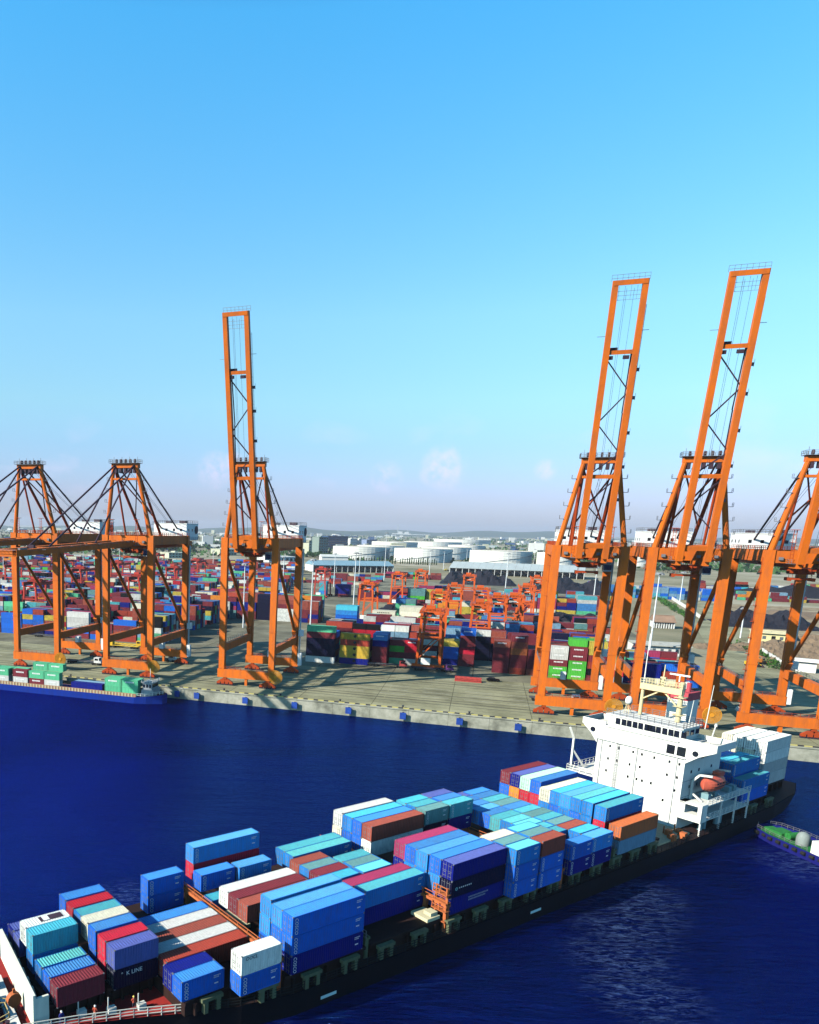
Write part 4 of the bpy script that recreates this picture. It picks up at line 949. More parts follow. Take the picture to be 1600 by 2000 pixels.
b = MB(); v, z = mp_(1320, 790, 160); v2, z2 = mp_(1385, 610, 160); b.tube((160,-v,20),(160,-v2,z2),.12,6); b.tube((160,-v2,z2),(160.8,-v2+.3,z2+.1),.25,8); b.build('search_light', wh_m, ship)
vd, zd = mp_(510, 345, 159.5)
b = MB()
for a in range(4): b.beam((159.5+cos(a*pi/2+.8)*.7,-vd+sin(a*pi/2+.8)*.7,23.0),(159.5+cos(a*pi/2+.8)*.3,-vd+sin(a*pi/2+.8)*.3,zd-.8),.09)
for z in (23.8, 24.8, 25.6): b.box(159.5-.5,160,-vd-.4,-vd+.4,z,z+.05)
dm = b.build('dome_stand', cream_m, ship)
b = MB(); b.lathe((159.5,-vd,zd-.85), [(0,0),(.55,.02),(.68,.5),(.66,1.0),(.45,1.45),(.2,1.62),(0,1.66)], 20); smooth(b.build('satellite_dome', wh_m, dm))
# lifeboat slung in the davits
lbm = paint('lifeboat_orange', (.62,.12,.07), .45, .35, .6, 0, dark=.5)
boat = thing('lifeboat', 'faded orange-red enclosed lifeboat slung beside the white ship bridge', 'lifeboat', SP(159.2, -66.2, 10.6), YAW)
b = MB(); N = 14
rings = []
for i in range(N+1):
    x = 7.6*i/N; q = 1-abs(2*i/N-1)**3; q = max(q, .06)
    ring = []
    for j in range(16):
        a = 2*pi*j/16; yy = cos(a)*1.6*q; zz = sin(a)*(1.75 if sin(a) > 0 else 1.4)*(.45+.55*q)
        ring.append((x, yy, 1.4+zz))
    rings.append(ring)
for r0, r1 in zip(rings, rings[1:]):
    for j in range(16): b.quad(r0[j], r1[j], r1[(j+1)%16], r0[(j+1)%16])
b.poly(rings[0]); b.poly(rings[-1][::-1]); smooth(b.build('hull', lbm, boat))
b = MB(); b.box(4.6,6.4,-.7,.7,2.8,3.6); b.build('conning_hatch', lbm, boat)
b = MB(); [b.box(x-.22,x+.22,-1.6,-1.5,1.75,2.0) for x in (2.2,3.3,4.4,5.4)]; b.build('window', gl_m, boat)
b = MB(); b.box(.9,6.8,-1.66,-1.5,1.32,1.45); b.build('fender_rail', mark_b, boat)
# ================================================================== PEOPLE ON THE FORE DECK
skin_m = flat('skin', (.45,.26,.17), .6)
def person(loc, rz, label, top_m, leg_m, helm_m, pose):
    t = thing('person', label, 'person', loc, rz)
    J = {'pel':(0,0,.94,.145),'waist':(0,.01,1.10,.13),'chest':(0,.0,1.32,.155),'neck':(0,0,1.49,.065),'head':(0,-.02,1.60,.095),'crown':(0,-.01,1.70,.085),
         'hl':(.10,0,.90,.10),'kl':(.11,-.03,.50,.068),'al':(.11,.02,.09,.05),'tl':(.12,-.15,.04,.045),
         'hr':(-.10,0,.90,.10),'kr':(-.12,.03,.50,.068),'ar':(-.13,.10,.09,.05),'tr':(-.13,-.06,.04,.045),
         'sl':(.20,0,1.42,.07),'el':(.29,.02,1.15,.052),'wl':(.30,-.12,.92,.038),'fl':(.30,-.17,.84,.03),
         'sr':(-.20,0,1.42,.07),'er':(-.30,.0,1.16,.052),'wr':(-.30,-.16,.95,.038),'fr':(-.29,-.22,.88,.03)}
    J.update(pose)
    E_ = [('pel','waist'),('waist','chest'),('chest','neck'),('neck','head'),('head','crown'),('pel','hl'),('hl','kl'),('kl','al'),('al','tl'),('pel','hr'),('hr','kr'),('kr','ar'),('ar','tr'),
          ('chest','sl'),('sl','el'),('el','wl'),('wl','fl'),('chest','sr'),('sr','er'),('er','wr'),('wr','fr')]
    names = list(J); ix = {k: i for i, k in enumerate(names)}
    me = bpy.data.meshes.new('skel'); me.from_pydata([J[k][:3] for k in names], [(ix[a], ix[b]) for a, b in E_], [])
    o = bpy.data.objects.new('skel', me); COL.objects.link(o)
    md = o.modifiers.new('skin', 'SKIN'); 
    me.skin_vertices.new() if not me.skin_vertices else None
    for i, k in enumerate(names):
        sv = me.skin_vertices[0].data[i]; r = J[k][3]; sv.radius = (r, r*(.8 if k in ('chest','waist','pel') else 1)); sv.use_root = (k == 'pel')
    sb = o.modifiers.new('sub', 'SUBSURF'); sb.levels = 2; sb.render_levels = 2
    bpy.context.view_layer.update()
    m2 = bpy.data.meshes.new_from_object(o.evaluated_get(bpy.context.evaluated_depsgraph_get())); bpy.data.objects.remove(o)
    m2.materials.clear()
    for m in (top_m, leg_m, skin_m, mark_b): m2.materials.append(m)
    for p in m2.polygons:
        c = p.center; p.use_smooth = True
        p.material_index = 2 if c.z > 1.50 else 3 if c.z < .11 else 2 if (abs(c.x) > .24 and c.z < .93) else 0 if c.z > .93 or abs(c.x) > .22 else 1
    link('body', m2, t)
    b = MB(); b.lathe((0,-.02,1.66),[(.135,0),(.13,.05),(.115,.10),(.07,.145),(0,.16)],14); b.box(-.09,.09,-.21,-.12,1.66,1.675); smooth(b.build('helmet', helm_m, t))
    b = MB(); b.box(-.045,-.02,-.122,-.112,1.60,1.615); b.box(.02,.045,-.122,-.112,1.60,1.615); b.box(-.035,.035,-.12,-.11,1.545,1.553); b.box(-.013,.013,-.14,-.11,1.565,1.60,1); b.build('face', [mark_b, skin_m], t)
    return t
hv_m = paint('overall_red', (.55,.10,.06), .8, .3); hw_m = flat('cloth_pale', (.62,.50,.42), .8); bl_m = paint('overall_blue', (.05,.06,.32), .8, .3); dkc = flat('cloth_dark', (.03,.03,.05), .8); wht = flat('helmet_white', (.8,.8,.78), .4); rdh = flat('helmet_yellow', (.75,.55,.12), .4)
def deckp(px, py): return ground(px, py, DH)
def on_deck(px, py): P = deckp(px, py); P.z = DH-.02; return P
person(SP(34.0, -73.0, DH-.02), R(160), 'person in red overalls and white helmet at the bow railing', hv_m, hw_m, wht, {})
person(SP(38.7, -72.3, DH-.02), R(200), 'person in red jacket and dark trousers near the short gangway rail', hv_m, dkc, rdh, {'el':(.27,-.05,1.14,.052),'wl':(.18,-.26,1.12,.038),'fl':(.12,-.30,1.14,.03)})
person(SP(30.3, -74.05, DH-.02), R(40), 'person in blue overalls standing at the near end of the white breakwater', bl_m, bl_m, wht, {})

# ================================================================== BARGE AT THE QUAY (left)
bh_m = paint('barge_blue', (.006,.03,.26), .5, .45, .2, .05, dark=.5)
bs, bt = st_of(ground(160, 1358, 0.0))
BA = thing('barge', 'blue river container barge moored at the left end of the quay', 'barge', Q(-97, EDGE-8.4, 0), QY)
b = MB(); W2 = 5.6
out = [(-95,-W2),(20,-W2),(24,-W2*.8),(29,-W2*.35),(30,0),(29,W2*.35),(24,W2*.8),(20,W2),(-95,W2)]
for (x0,y0),(x1,y1) in zip(out, out[1:]+out[:1]): b.quad((x0*.99,y0*.94,-1),(x1*.99,y1*.94,-1),(x1,y1,2.3+max(0,(x1-20)*.09)),(x0,y0,2.3+max(0,(x0-20)*.09)))
b.poly([(x,y*.98,2.0) for x,y in out]); b.build('hull', bh_m, BA)
b = MB()
b.box(-95,20.5,-W2+.35,-W2+.6,2.0,3.4); b.box(-95,20.5,W2-.6,W2-.35,2.0,3.4)
b.build('coaming', paint('coaming_rust', (.36,.20,.12), .7, .5, .6), BA)
b = MB()
for i in range(95): b.box(-94+i*1.2,-93.45+i*1.2,-W2+.22,-W2+.34,2.0,3.3)
b.build('frame_rib', paint('rib_tan', (.52,.44,.28), .7, .4), BA)
b = MB(); b.box(21.6,26.0,-3.2,3.2,2.0,4.6); b.box(22.0,25.4,-2.8,2.8,4.6,6.9); b.box(21.7,25.8,-3.1,3.1,6.9,7.1); hs_ = b.build('wheelhouse', paint('cabin_grey', (.42,.44,.46), .6, .5), BA)
b = MB()
for x in (22.2,23.3,24.4): b.box(x,x+.7,-2.86,-2.78,5.4,6.5)
b.box(25.38,25.44,-2.4,2.4,5.4,6.5); b.box(21.96,22.02,-2.4,2.4,5.4,6.5); b.build('window', gl_m, hs_)
b = MB(); b.rail([(21.7,-3.1,7.1),(25.8,-3.1,7.1),(25.8,3.1,7.1)],1.0,1.0,.06); b.rail([(20.6,-5.0,2.4),(25,-4.2,2.9),(29,-1.6,3.4)],1.0,1.3,.06); b.tube((23.6,0,7.1),(23.6,0,11.5),.1,6); b.build('railing', wh_m, hs_)
b = MB(); b.box(26.6,28.6,-1.0,1.0,2.0,3.4); b.tube((27.5,-.9,3.4),(27.5,.9,3.4),.5,10); b.build('windlass', dk_m, BA)

# yard-size container meshes: one mesh each
def plain_mesh(L, name):
    W, H = 2.44, 2.59; b = MB()
    def prof(a0, a1, p):
        n = int((a1-a0)/p); p = (a1-a0)/n; o = []
        for i in range(n): x = a0+i*p; o += [(x,0),(x+.3*p,0),(x+.5*p,.05),(x+.8*p,.05)]
        return o+[(a1,0)]
    pr = prof(.12, L-.12, .55)
    for a, c in zip(pr, pr[1:]): b.quad((a[0],.03+a[1],.14),(c[0],.03+c[1],.14),(c[0],.03+c[1],H-.12),(a[0],.03+a[1],H-.12))
    b.quad((L,W-.03,.1),(0,W-.03,.1),(0,W-.03,H-.1),(L,W-.03,H-.1))
    b.quad((0,0,H-.03),(L,0,H-.03),(L,W,H-.03),(0,W,H-.03)); b.quad((0,W,.05),(L,W,.05),(L,0,.05),(0,0,.05))
    for x in (.03, L-.03): b.quad((x,0,.1),(x,W,.1),(x,W,H-.1),(x,0,H-.1))
    for x in (0, L-.16):
        for y in (0, W-.16): b.box(x,x+.16,y,y+.16,0,H)
    for y in (0, W-.1): b.box(.16,L-.16,y,y+.1,0,.15); b.box(.16,L-.16,y,y+.1,H-.13,H-.001)
    for x in (.01, L-.13): b.box(x,x+.12,.16,W-.16,H-.13,H-.004)
    for y in (.5,.95,1.5,1.95): b.box(-.02,.02,y-.03,y+.03,.1,H-.1)
    return b.mesh(name, cmat('blue'))
PM = {6.06: plain_mesh(6.06, 'short_container'), 12.19: plain_mesh(12.19, 'long_container')}
def label_strip(parent, L, col=(.8,.8,.8), w=.55, z0=1.5, z1=2.0):
    b = MB(); x = L*(1-w)/2; nL = 7; cw = L*w/nL
    for i in range(nL): 
        q = x+i*cw; b.box(q, q+cw*.62, -.014, -.004, z0, z1); 
    return b.build('lettering', flat('lettering_%d' % int(col[0]*100+col[2]*10), col, .6), parent)
def emblem(parent, L):
    b = MB(); b.tube((L/2,-.015,1.45),(L/2,-.004,1.45),.62,14); return b.build('emblem', mark_b, parent)
def loose_container(loc, rz, L, col, label, group, mark=None):
    o = link('shipping_container', PM[L], None, loc, rz); setmat(o, cmat(col)); tag(o, label, 'container', group)
    if mark == 'w': label_strip(o, L)
    if mark == 'k': label_strip(o, L, (.02,.02,.02))
    if mark == 'e': emblem(o, L)
    return o
GB = 'containers on the blue barge'
def barge_c(x, y, tier, L, col, lab, mark='w'):
    base = Q(-97, EDGE-8.4, 0)
    loc = base+E1*(x+9.5)+E2*y+Vector((0,0,2.6+tier*2.6)); return loose_container(loc, QY, L, col, lab, GB, mark)
BX = [(-59,'sea green'),(-52.6,'sea green'),(-46.2,'sea green'),(-38.2,'maroon'),(-31.5,'sea green'),(-25.2,'sea green')]
nm = ['leftmost','second from the left end','third from the left end','maroon one','just right of the maroon one','second right of the maroon one']
for (x, c), w_ in zip(BX, nm):
    barge_c(x, -4.2, 1, 6.06, c, f'{c} short barge container, {w_}, front row upper tier')
    barge_c(x, -4.2, 0, 6.06, 'grey white' if x < -33 or x > -31 else 'maroon', f'container half hidden behind the barge coaming, below the {w_}')
for x, w_ in ((-31.5,'left'),(-25.2,'right')): barge_c(x, -1.4, 2, 6.06, 'sea green', f'{w_} one of two sea green containers topping the barge stack')
for x, w_ in ((-59,'first'),(-52.6,'second'),(-46.2,'third'),(-39.8,'fourth')): barge_c(x, -1.4, 1, 6.06, 'sea green' , f'{w_} sea green container in the back row of the barge stack', None)
barge_c(-14.4, -4.2, 0, 12.19, 'navy', 'navy long container lying low on the barge between the green stacks', None)
barge_c(-14.4, -1.6, 0, 12.19, 'grey blue', 'grey blue long container behind the navy one on the barge', None)
for x, w_ in ((-1.2,'left'),(5.2,'right')):
    barge_c(x, -4.2, 1, 6.06, 'sea green', f'{w_} one of the sea green pair next to the barge wheelhouse')
    barge_c(x, -4.2, 0, 6.06, 'sea green', f'lower container under the {w_} one of the pair next to the barge wheelhouse', None)
    barge_c(x, -1.5, 1, 6.06, 'sea green', f'{w_} back-row container behind the green pair next to the barge wheelhouse', None)

# ================================================================== TUG (right)
tg = thing('tugboat', 'blue-hulled tug with green deck and white wheelhouse passing at the right edge', 'tug')
A0 = ground(1488, 1611, 1.6); A1 = ground(1590, 1655, 1.6); dr = (A1-A0).normalized(); tyaw = atan2(dr.y, dr.x)
tg.location = (A0.x, A0.y, 0); tg.rotation_euler = (0,0,tyaw); tg.scale = (.88,.88,.88)
th_m = paint('tug_hull_blue', (.012,.014,.16), .5, .4, .3); td_m = paint('tug_deck_green', (.03,.22,.05), .6, .6, .9, .05, dark=.3)
b = MB(); o_ = [(0,-1.2),(1.5,-3.2),(6,-4.2),(30,-4.2),(34,-3),(36,0),(34,3),(30,4.2),(6,4.2),(1.5,3.2),(0,1.2)]
for (x0,y0),(x1,y1) in zip(o_, o_[1:]+o_[:1]): b.quad((x0+.4,y0*.9,-1),(x1+.4,y1*.9,-1),(x1,y1,2.1),(x0,y0,2.1))
b.build('hull', th_m, tg)
b = MB(); b.poly([(x,y*.96,1.5) for x,y in o_]); b.build('deck', td_m, tg)
for x in range(2, 30, 2): b = MB(); b.tube((x,-4.25 if x>5 else -3.6,1.3),(x+.9,-4.25 if x>4 else -3.7,1.3),.42,8); b.build('tyre_fender', rub_m, tg)
b = MB(); b.box(2.2,6.6,-1.6,.6,1.5,2.4); b.box(3,5.5,.8,2.2,1.5,2.3); b.tube((8,-1.5,2.4),(8,1.5,2.4),.8,12); b.build('winch', td_m, tg)
b = MB(); b.rail([(.6,-1.6,2.1),(2,-3.2,2.1),(7,-4.1,2.1),(15,-4.1,2.1)],.8,1.4,.035); b.rail([(.6,1.6,2.1),(2,3.2,2.1),(7,4.1,2.1),(15,4.1,2.1)],.8,1.4,.035); b.build('railing', steel_m, tg)
b = MB(); b.lathe((10.6,-.4,1.5),[(1.25,0),(1.3,1.3),(1.2,2.0),(.95,2.5),(.5,2.8),(0,2.9)],18); smooth(b.build('funnel_dome', paint('dome_grey', (.22,.26,.25), .6, .5), tg))
b = MB(); b.box(15,24,-3.2,3.2,1.5,4.4); b.box(16.2,21.5,-2.6,2.6,4.4,7.2); b.box(15.8,22,-2.9,2.9,7.2,7.4); th_ = b.build('deckhouse', wh_m, tg)
b = MB(); b.box(16.13,16.19,-2.3,2.3,5.3,6.6); b.box(16.6,21,-2.66,-2.59,5.3,6.6); b.build('window', gl_m, th_)
b = MB(); b.beam((14.4,-1,1.5),(14.9,-.2,8.5),.25); b.beam((14.4,1,1.5),(14.9,.2,8.5),.25); b.tube((18,0,7.4),(18,0,11),.12,6); b.build('mast', wh_m, tg)

# ================================================================== RTG CRANES IN THE YARD
rt_m = paint('gantry_orange', (.62,.10,.015), .55, .35, .2, .08, dark=.55)
rr_m = paint('gantry_red', (.45,.045,.03), .55, .35, .2, .08, dark=.5)
def make_rtg(mt, label):
    t = thing('yard_gantry_crane', label, 'gantry crane', group='rubber-tyred gantry cranes over the container rows')
    HW, SPN, Z = 4.6, 23.5, 21.0
    for sx in (-1, 1):
        for y in (0, SPN):
            b = MB(); b.hexa([(sx*HW-.5,y-.4,1.6),(sx*HW+.5,y-.4,1.6),(sx*HW+.5,y+.4,1.6),(sx*HW-.5,y+.4,1.6),(sx*HW*.8-.5,y-.5,Z),(sx*HW*.8+.5,y-.5,Z),(sx*HW*.8+.5,y+.5,Z),(sx*HW*.8-.5,y+.5,Z)]); b.build('leg', mt, t)
        b = MB(); b.box(sx*HW*.8-.55, sx*HW*.8+.55, -1.6, SPN+1.6, Z, Z+1.9)
        g = b.build('girder', mt, t)
        b = MB(); b.rail([(sx*(HW*.8+.9), -1.5, Z+1.9),(sx*(HW*.8+.9), SPN+1.5, Z+1.9)],1.1,2,.06); b.box(sx*(HW*.8+.9)-.4,sx*(HW*.8+.9)+.4,-1.5,SPN+1.5,Z+1.78,Z+1.88); b.build('walkway', mt, g)
    for y in (0, SPN):
        b = MB(); b.box(-HW-1.8, HW+1.8, y-.5, y+.5, 1.0, 2.0); b.build('sill_beam', mt, t); b = MB(); b.box(-HW*.8, HW*.8, y-.35, y+.35, Z-1.0, Z-.1); b.build('top_tie', mt, t); b = MB(); b.beam((-HW*.95,y,3),(-HW*.95,y,3.1),.1)
        b.build('sill_beam', mt, t); b = MB(); b.beam((-HW*.95,y,4),(HW*.85,y,13),.4); b.box(-HW*.9,HW*.9,y-.3,y+.3,13,13.6); b.build('end_brace', mt, t)
        b = MB()
        for x in (-HW-1.1,-HW+.9,HW-.9,HW+1.1): b.tube((x,y-.35,.75),(x,y+.35,.75),.75,12)
        b.build('wheel', rub_m, t)
    b = MB(); b.box(-4.3,4.3,4.5,9.5,Z+1.95,Z+2.4); b.box(-2.6,1.0,5.0,8.8,Z+2.4,Z+4.6); b.box(1.4,3.4,5.2,8.6,Z+2.4,Z+3.6); b.rail([(-4.3,4.5,Z+2.4),(4.3,4.5,Z+2.4),(4.3,9.5,Z+2.4)],1.1,1.4,.06); tr = b.build('trolley', mt, t)
    b = MB(); b.box(-1.6,1.4,2.4,4.4,Z-2.6,Z-.1); cb = b.build('cab', wh_m, t)
    b = MB(); b.box(-1.2,-.2,2.33,2.42,Z-2.0,Z-.8); b.box(.2,1.1,2.33,2.42,Z-2.0,Z-.8); b.build('window', gl_m, cb)
    b = MB(); b.box(-3.2,3.2,6.2,7.8,Z-7.2,Z-6.7)
    for x in (-2,2): b.tube((x,7,Z-6.7),(x,7,Z),.05,5)
    b.build('spreader', mt, t)
    b = MB(); b.box(-HW*.6,HW*.2,-1.6,-.5,2.05,4.6); b.build('engine_box', wh_m, t)
    return t
RT_ = [make_rtg(rt_m, 'orange yard gantry in front, nearest the quay, left of the stacked maroon boxes'), make_rtg(rr_m, 'red yard gantry behind the left-hand quay crane legs')]
def rtg(i, px, py, label, first=[1,1], turn=0):
    if first[i]: o = RT_[i]; first[i] = 0
    else: o = copy_tree(RT_[i])
    o['label'] = label; P = ground(px, py); o.location = (P.x, P.y, QZ); o.rotation_euler = (0,0,QY+turn)
    return st_of(P)
RTG_ST = [rtg(0, 835, 1307, 'orange yard gantry closest to the open quay'), rtg(0, 932, 1282, 'orange yard gantry second closest, over yellow and maroon boxes'), rtg(0, 966, 1258, 'left one of two orange yard gantries side by side'), rtg(0, 999, 1257, 'right one of two orange yard gantries side by side'),
 rtg(0, 883, 1222, 'orange yard gantry behind the closest one'), rtg(0, 773, 1183, 'small orange yard gantry at the edge of the paved road'), rtg(0, 818, 1173, 'small orange yard gantry in front of the coal heap'), rtg(0, 1046, 1192, 'orange yard gantry half behind the leg of the right-hand quay crane'),
 rtg(1, 624, 1168, 'red yard gantry over turquoise boxes right of the middle quay crane'), rtg(1, 150, 1170, 'red yard gantry between the legs of the leftmost quay crane'), rtg(1, 262, 1195, 'red yard gantry behind the second quay crane, lower one'), rtg(1, 333, 1165, 'red yard gantry behind the second quay crane, upper one'),
 rtg(1, 225, 1150, 'red yard gantry between the two left quay cranes'), rtg(1, 60, 1215, 'red yard gantry at the left edge beside dark stacks'), rtg(1, 300, 1120, 'distant red yard gantry under the left crane girders'),
 rtg(1, 112, 1142, 'distant red yard gantry left of the second crane pair leg'), rtg(1, 378, 1140, 'distant red yard gantry just right of the second quay crane'), rtg(1, 20, 1160, 'distant red yard gantry near the left picture edge'), rtg(0, 912, 1186, 'orange yard gantry in the back rows before the coal heap'),
 rtg(0, 852, 1246, 'orange yard gantry in the second row behind the closest one'), rtg(0, 934, 1232, 'orange yard gantry in the middle rows left of the side-by-side pair'), rtg(0, 1024, 1222, 'orange yard gantry beside the leg of the right-hand quay crane'), rtg(0, 712, 1216, 'orange yard gantry over the white boxes left of the closest one')]
# ================================================================== YARD CONTAINERS
PAL = ['maroon']*15+['brown red']*7+['rust red']*6+['magenta']*3+['blue']*3+['steel blue']*4+['navy']*6+['black']*2+['teal']*3+['cyan']*1+['grey white']*4+['white']*2+['cream']*3+['sea green']*4+['green']*1+['mustard']*2+['yellow']*1+['orange']*1+['crimson']*2+['grey blue']*4+['grey teal']*2+['dark navy']*2
rng = random.Random(5)
REC = []   # s, t, tier, L, colour, block, bay, row, mark
BLK = []
def block(name, s0, s1, t0, rows, hmin, hmax, fill=.95, pal=None, half=.72, pitch=2.75):
    pal = pal or PAL; bi = len(BLK); BLK.append(name)
    nb = int((s1-s0)/12.9)
    for bay in range(nb):
        base = rng.randint(hmin, hmax)
        for row in range(rows):
            h = max(0, min(hmax, base+rng.choice((-1,0,0,0,1,-2 if row == 0 else 0))))
            if rng.random() > fill: h = rng.randint(0, 1)
            two = rng.random() < half; cc = rng.choice(pal)
            for k in range(h):
                if rng.random() < .38: cc = rng.choice(pal)
                if two:
                    for q in (0, 1):
                        REC.append([s0+bay*12.9+q*6.25, t0+row*pitch, k, 6.06, rng.choice(pal) if rng.random() < .42 else cc, bi, bay*2+q+1, row+1, None])
                else: REC.append([s0+bay*12.9, t0+row*pitch, k, 12.19, cc, bi, bay*2+1, row+1, None])
def stack(name, s, t, cols, L, rows=1, mark=None, bay=1):
    if name not in BLK: BLK.append(name)
    bi = BLK.index(name)
    for r in range(rows):
        for k, c in enumerate(cols): REC.append([s, t+r*2.75, k, L, c, bi, bay, r+1, mark if r == 0 else None])
RB = ['maroon']*7+['brown red']*4+['rust red']*4+['magenta']*1+['violet blue']*2+['navy']*2+['grey white']*1
# front rows beside the apron, read off the photograph
stack('dark corner stacks', -37.5, 68, ['white','dark navy','dark navy','dark navy','maroon','sea green'][:6], 12.19, 1, None)
stack('dark corner stacks', -37.5, 71, ['navy','maroon','navy','maroon','blue'], 12.19, 3, None, 2)
stack('yellow emblem stacks', -23.5, 70, ['navy','yellow','yellow','rust red','yellow'], 12.19, 1, 'e', 1)
stack('yellow emblem stacks', -23.5, 73, ['maroon','mustard','maroon','maroon'], 12.19, 3, None, 2)
stack('maroon stacks beside yellow', -10.5, 73, ['maroon','maroon','maroon','navy','steel blue'], 6.06, 4, 'w', 1)
stack('crimson front stacks', 2, 79, ['grey white','maroon','crimson','crimson'], 6.06, 2, 'w', 1)
stack('crimson front stacks', -4, 79, ['sea green','maroon','green','maroon'], 6.06, 3, None, 2)
stack('stacks between front gantries', 23.8, 86, ['maroon','maroon','red','maroon','maroon','blue'], 6.06, 3, 'w', 1)
stack('stacks between front gantries', 17.4, 87, ['navy','blue','blue','mustard'], 6.06, 3, None, 2)
stack('maroon stacks by right crane', 37, 76, ['maroon','maroon','maroon','maroon','brown red'], 6.06, 3, 'w', 1)
stack('maroon stacks by right crane', 43.4, 76, ['rust red','maroon','maroon','orange brown','brown red','maroon'], 6.06, 4, 'w', 2)
stack('maroon stacks by right crane', 49.8, 76, ['brown red','maroon','maroon','maroon'], 6.06, 5, None, 3)
stack('bright green stacks', 57.6, 71, ['green','green','maroon','grey white','grey white'], 6.06, 1, 'w', 1)
stack('bright green stacks', 64.2, 71, ['green','green','green','maroon','maroon'], 6.06, 1, 'w', 2)
stack('bright green stacks', 70.8, 71, ['maroon','black','rust red','maroon','mustard','mustard'], 6.06, 1, 'e', 3)
stack('bright green stacks', 57.6, 74, ['maroon','maroon','maroon','maroon','brown red'], 6.06, 3, None, 4)
stack('bright green stacks', 64.2, 74, ['maroon','maroon','maroon','maroon','maroon','green'], 6.06, 3, None, 5)
stack('bright green stacks', 70.8, 74, ['maroon','maroon','maroon','mustard','mustard','green'], 6.06, 3, None, 6)
stack('bright green stacks', 77.2, 72, ['grey blue','red','grey white','sea green'], 6.06, 2, None, 7)
stack('tall white stacks', -24, 171, ['cream']*5, 12.19, 3, 'k', 1)
stack('tall white stacks', -10, 174, ['cream']*6, 12.19, 4, None, 2)
stack('cyan and blue stacks', -47, 190, ['grey white','steel blue','blue','azure','cyan'], 12.19, 3, None, 1)
stack('deep blue road stacks', -86, 404, ['maroon','navy','navy','navy'], 12.19, 4, None, 1)
stack('deep blue road stacks', -98, 396, ['teal','azure','cyan','teal','cyan'], 6.06, 3, None, 2)
block('block behind yellow', -37, 16, 106, 6, 4, 5)
block('block behind gantries', 17, 82, 106, 6, 4, 5, pal=RB+PAL)
block('second block behind yellow', -37, 16, 140, 6, 3, 5)
block('second block behind gantries', 17, 96, 140, 6, 2, 5, pal=RB+PAL)
block('third yard block', 6, 96, 176, 6, 3, 5); block('strip block', -8, 52, 214, 6, 2, 4); block('right strip block', 54, 104, 214, 6, 2, 4)
block('block behind white', -20, 50, 252, 5, 3, 5)
block('coal-side block', -34, 120, 352, 6, 3, 5); block('last coal-side block', -30, 125, 392, 6, 3, 5); block('rear row by the coal', -20, 120, 440, 4, 1, 4)
block('front left yard block', -330, -104, 84, 7, 3, 5, pal=['black']*3+PAL)
for i, t in enumerate((112, 140, 168, 196)): block(f'{ORD[i+2]} left yard block', -360, -104, t, 7, 3, 6)
block('middle crane block', -150, -56, 206, 7, 4, 6, pal=RB+PAL)
for i, t in enumerate((226, 254, 282, 310, 338)): block(f'{ORD[i+1]} far left yard block', -440, -152, t, 7, 3, 6)
block('second middle crane block', -150, -72, 232, 6, 3, 5, pal=RB+PAL)
block('red road block', -150, -112, 258, 6, 4, 5, pal=RB); block('red gantry block', -150, -110, 300, 6, 3, 5)
for i, t in enumerate(range(368, 800, 30)): block('rear yard blocks', -560-i*6, -112-max(0,t-380)*.2, t, 6, 1, 5, fill=.8)
for i, t in enumerate((76, 104, 134)): block(f'{ORD[i+1]} narrow block by right crane', 84, 110, t, 5, 1, 3)
block('low shed-side block', -92, -14, 706, 5, 1, 3, fill=.7); block('scattered road block', -172, -58, 560, 5, 1, 2, fill=.45); block('second road block', -150, -66, 622, 4, 1, 3, fill=.6); block('road edge block', -62, -36, 372, 6, 1, 4, fill=.8)
block('right back yard row', 130, 220, 600, 5, 2, 4, pal=['blue','steel blue','grey blue','grey white','maroon']); block('far right strip', 250, 470, 575, 4, 1, 3, fill=.7)
block('right yard row', 150, 230, 545, 5, 2, 4, pal=['blue','steel blue','grey blue','teal','grey white'])
block('far right yard row', 240, 420, 700, 5, 1, 4, fill=.7)
# visibility from the viewpoint: which ones the photograph can show
_v = []; _f = []; _own = []
for i, r in enumerate(REC):
    s, t, k, L = r[:4]; z0 = QZ+k*2.6; k0 = len(_v)
    for zz in (z0+.01, z0+2.58):
        for a, c in ((0,0),(L,0),(L,2.44),(0,2.44)): _v.append(Q(s+a, t+c, zz))
    for f in ((0,3,2,1),(4,5,6,7),(0,1,5,4),(1,2,6,5),(2,3,7,6),(3,0,4,7)): _f.append(tuple(k0+q for q in f)); _own.append(i)
bvh = BVHTree.FromPolygons(_v, _f)
score = []
for i, r in enumerate(REC):
    s, t, k, L = r[:4]; z0 = QZ+k*2.6; vis = 0; tot = 0
    for a, c, zz in ((.15,-.02,1.3),(.5,-.02,1.3),(.85,-.02,1.3),(.3,-.02,2.3),(.7,-.02,2.3),(.3,1.2,2.61),(.7,1.2,2.61)):
        P = Q(s+a*L, t+c, z0+zz); tot += 1
        d = P-EYE; hit = bvh.ray_cast(EYE, d.normalized(), d.length-.15)
        if hit[0] is None: vis += 1
    px, py, wd = px_of(Q(s+L/2, t, z0+1.3))
    if not (-5 < px < 1605): vis = 0
    score.append((vis/tot)*L*2.6/(wd*wd))
order = sorted(range(len(REC)), key=lambda i: -score[i])
NMAX = max(0, 299-NSHIP-len([o for o in COL.objects if o.get('group') == GB]))
ind = set(i for i in order[:NMAX] if score[i] > 0)
TW = ['lowest tier','second tier','third tier','fourth tier','fifth tier','top tier']
seen = set()
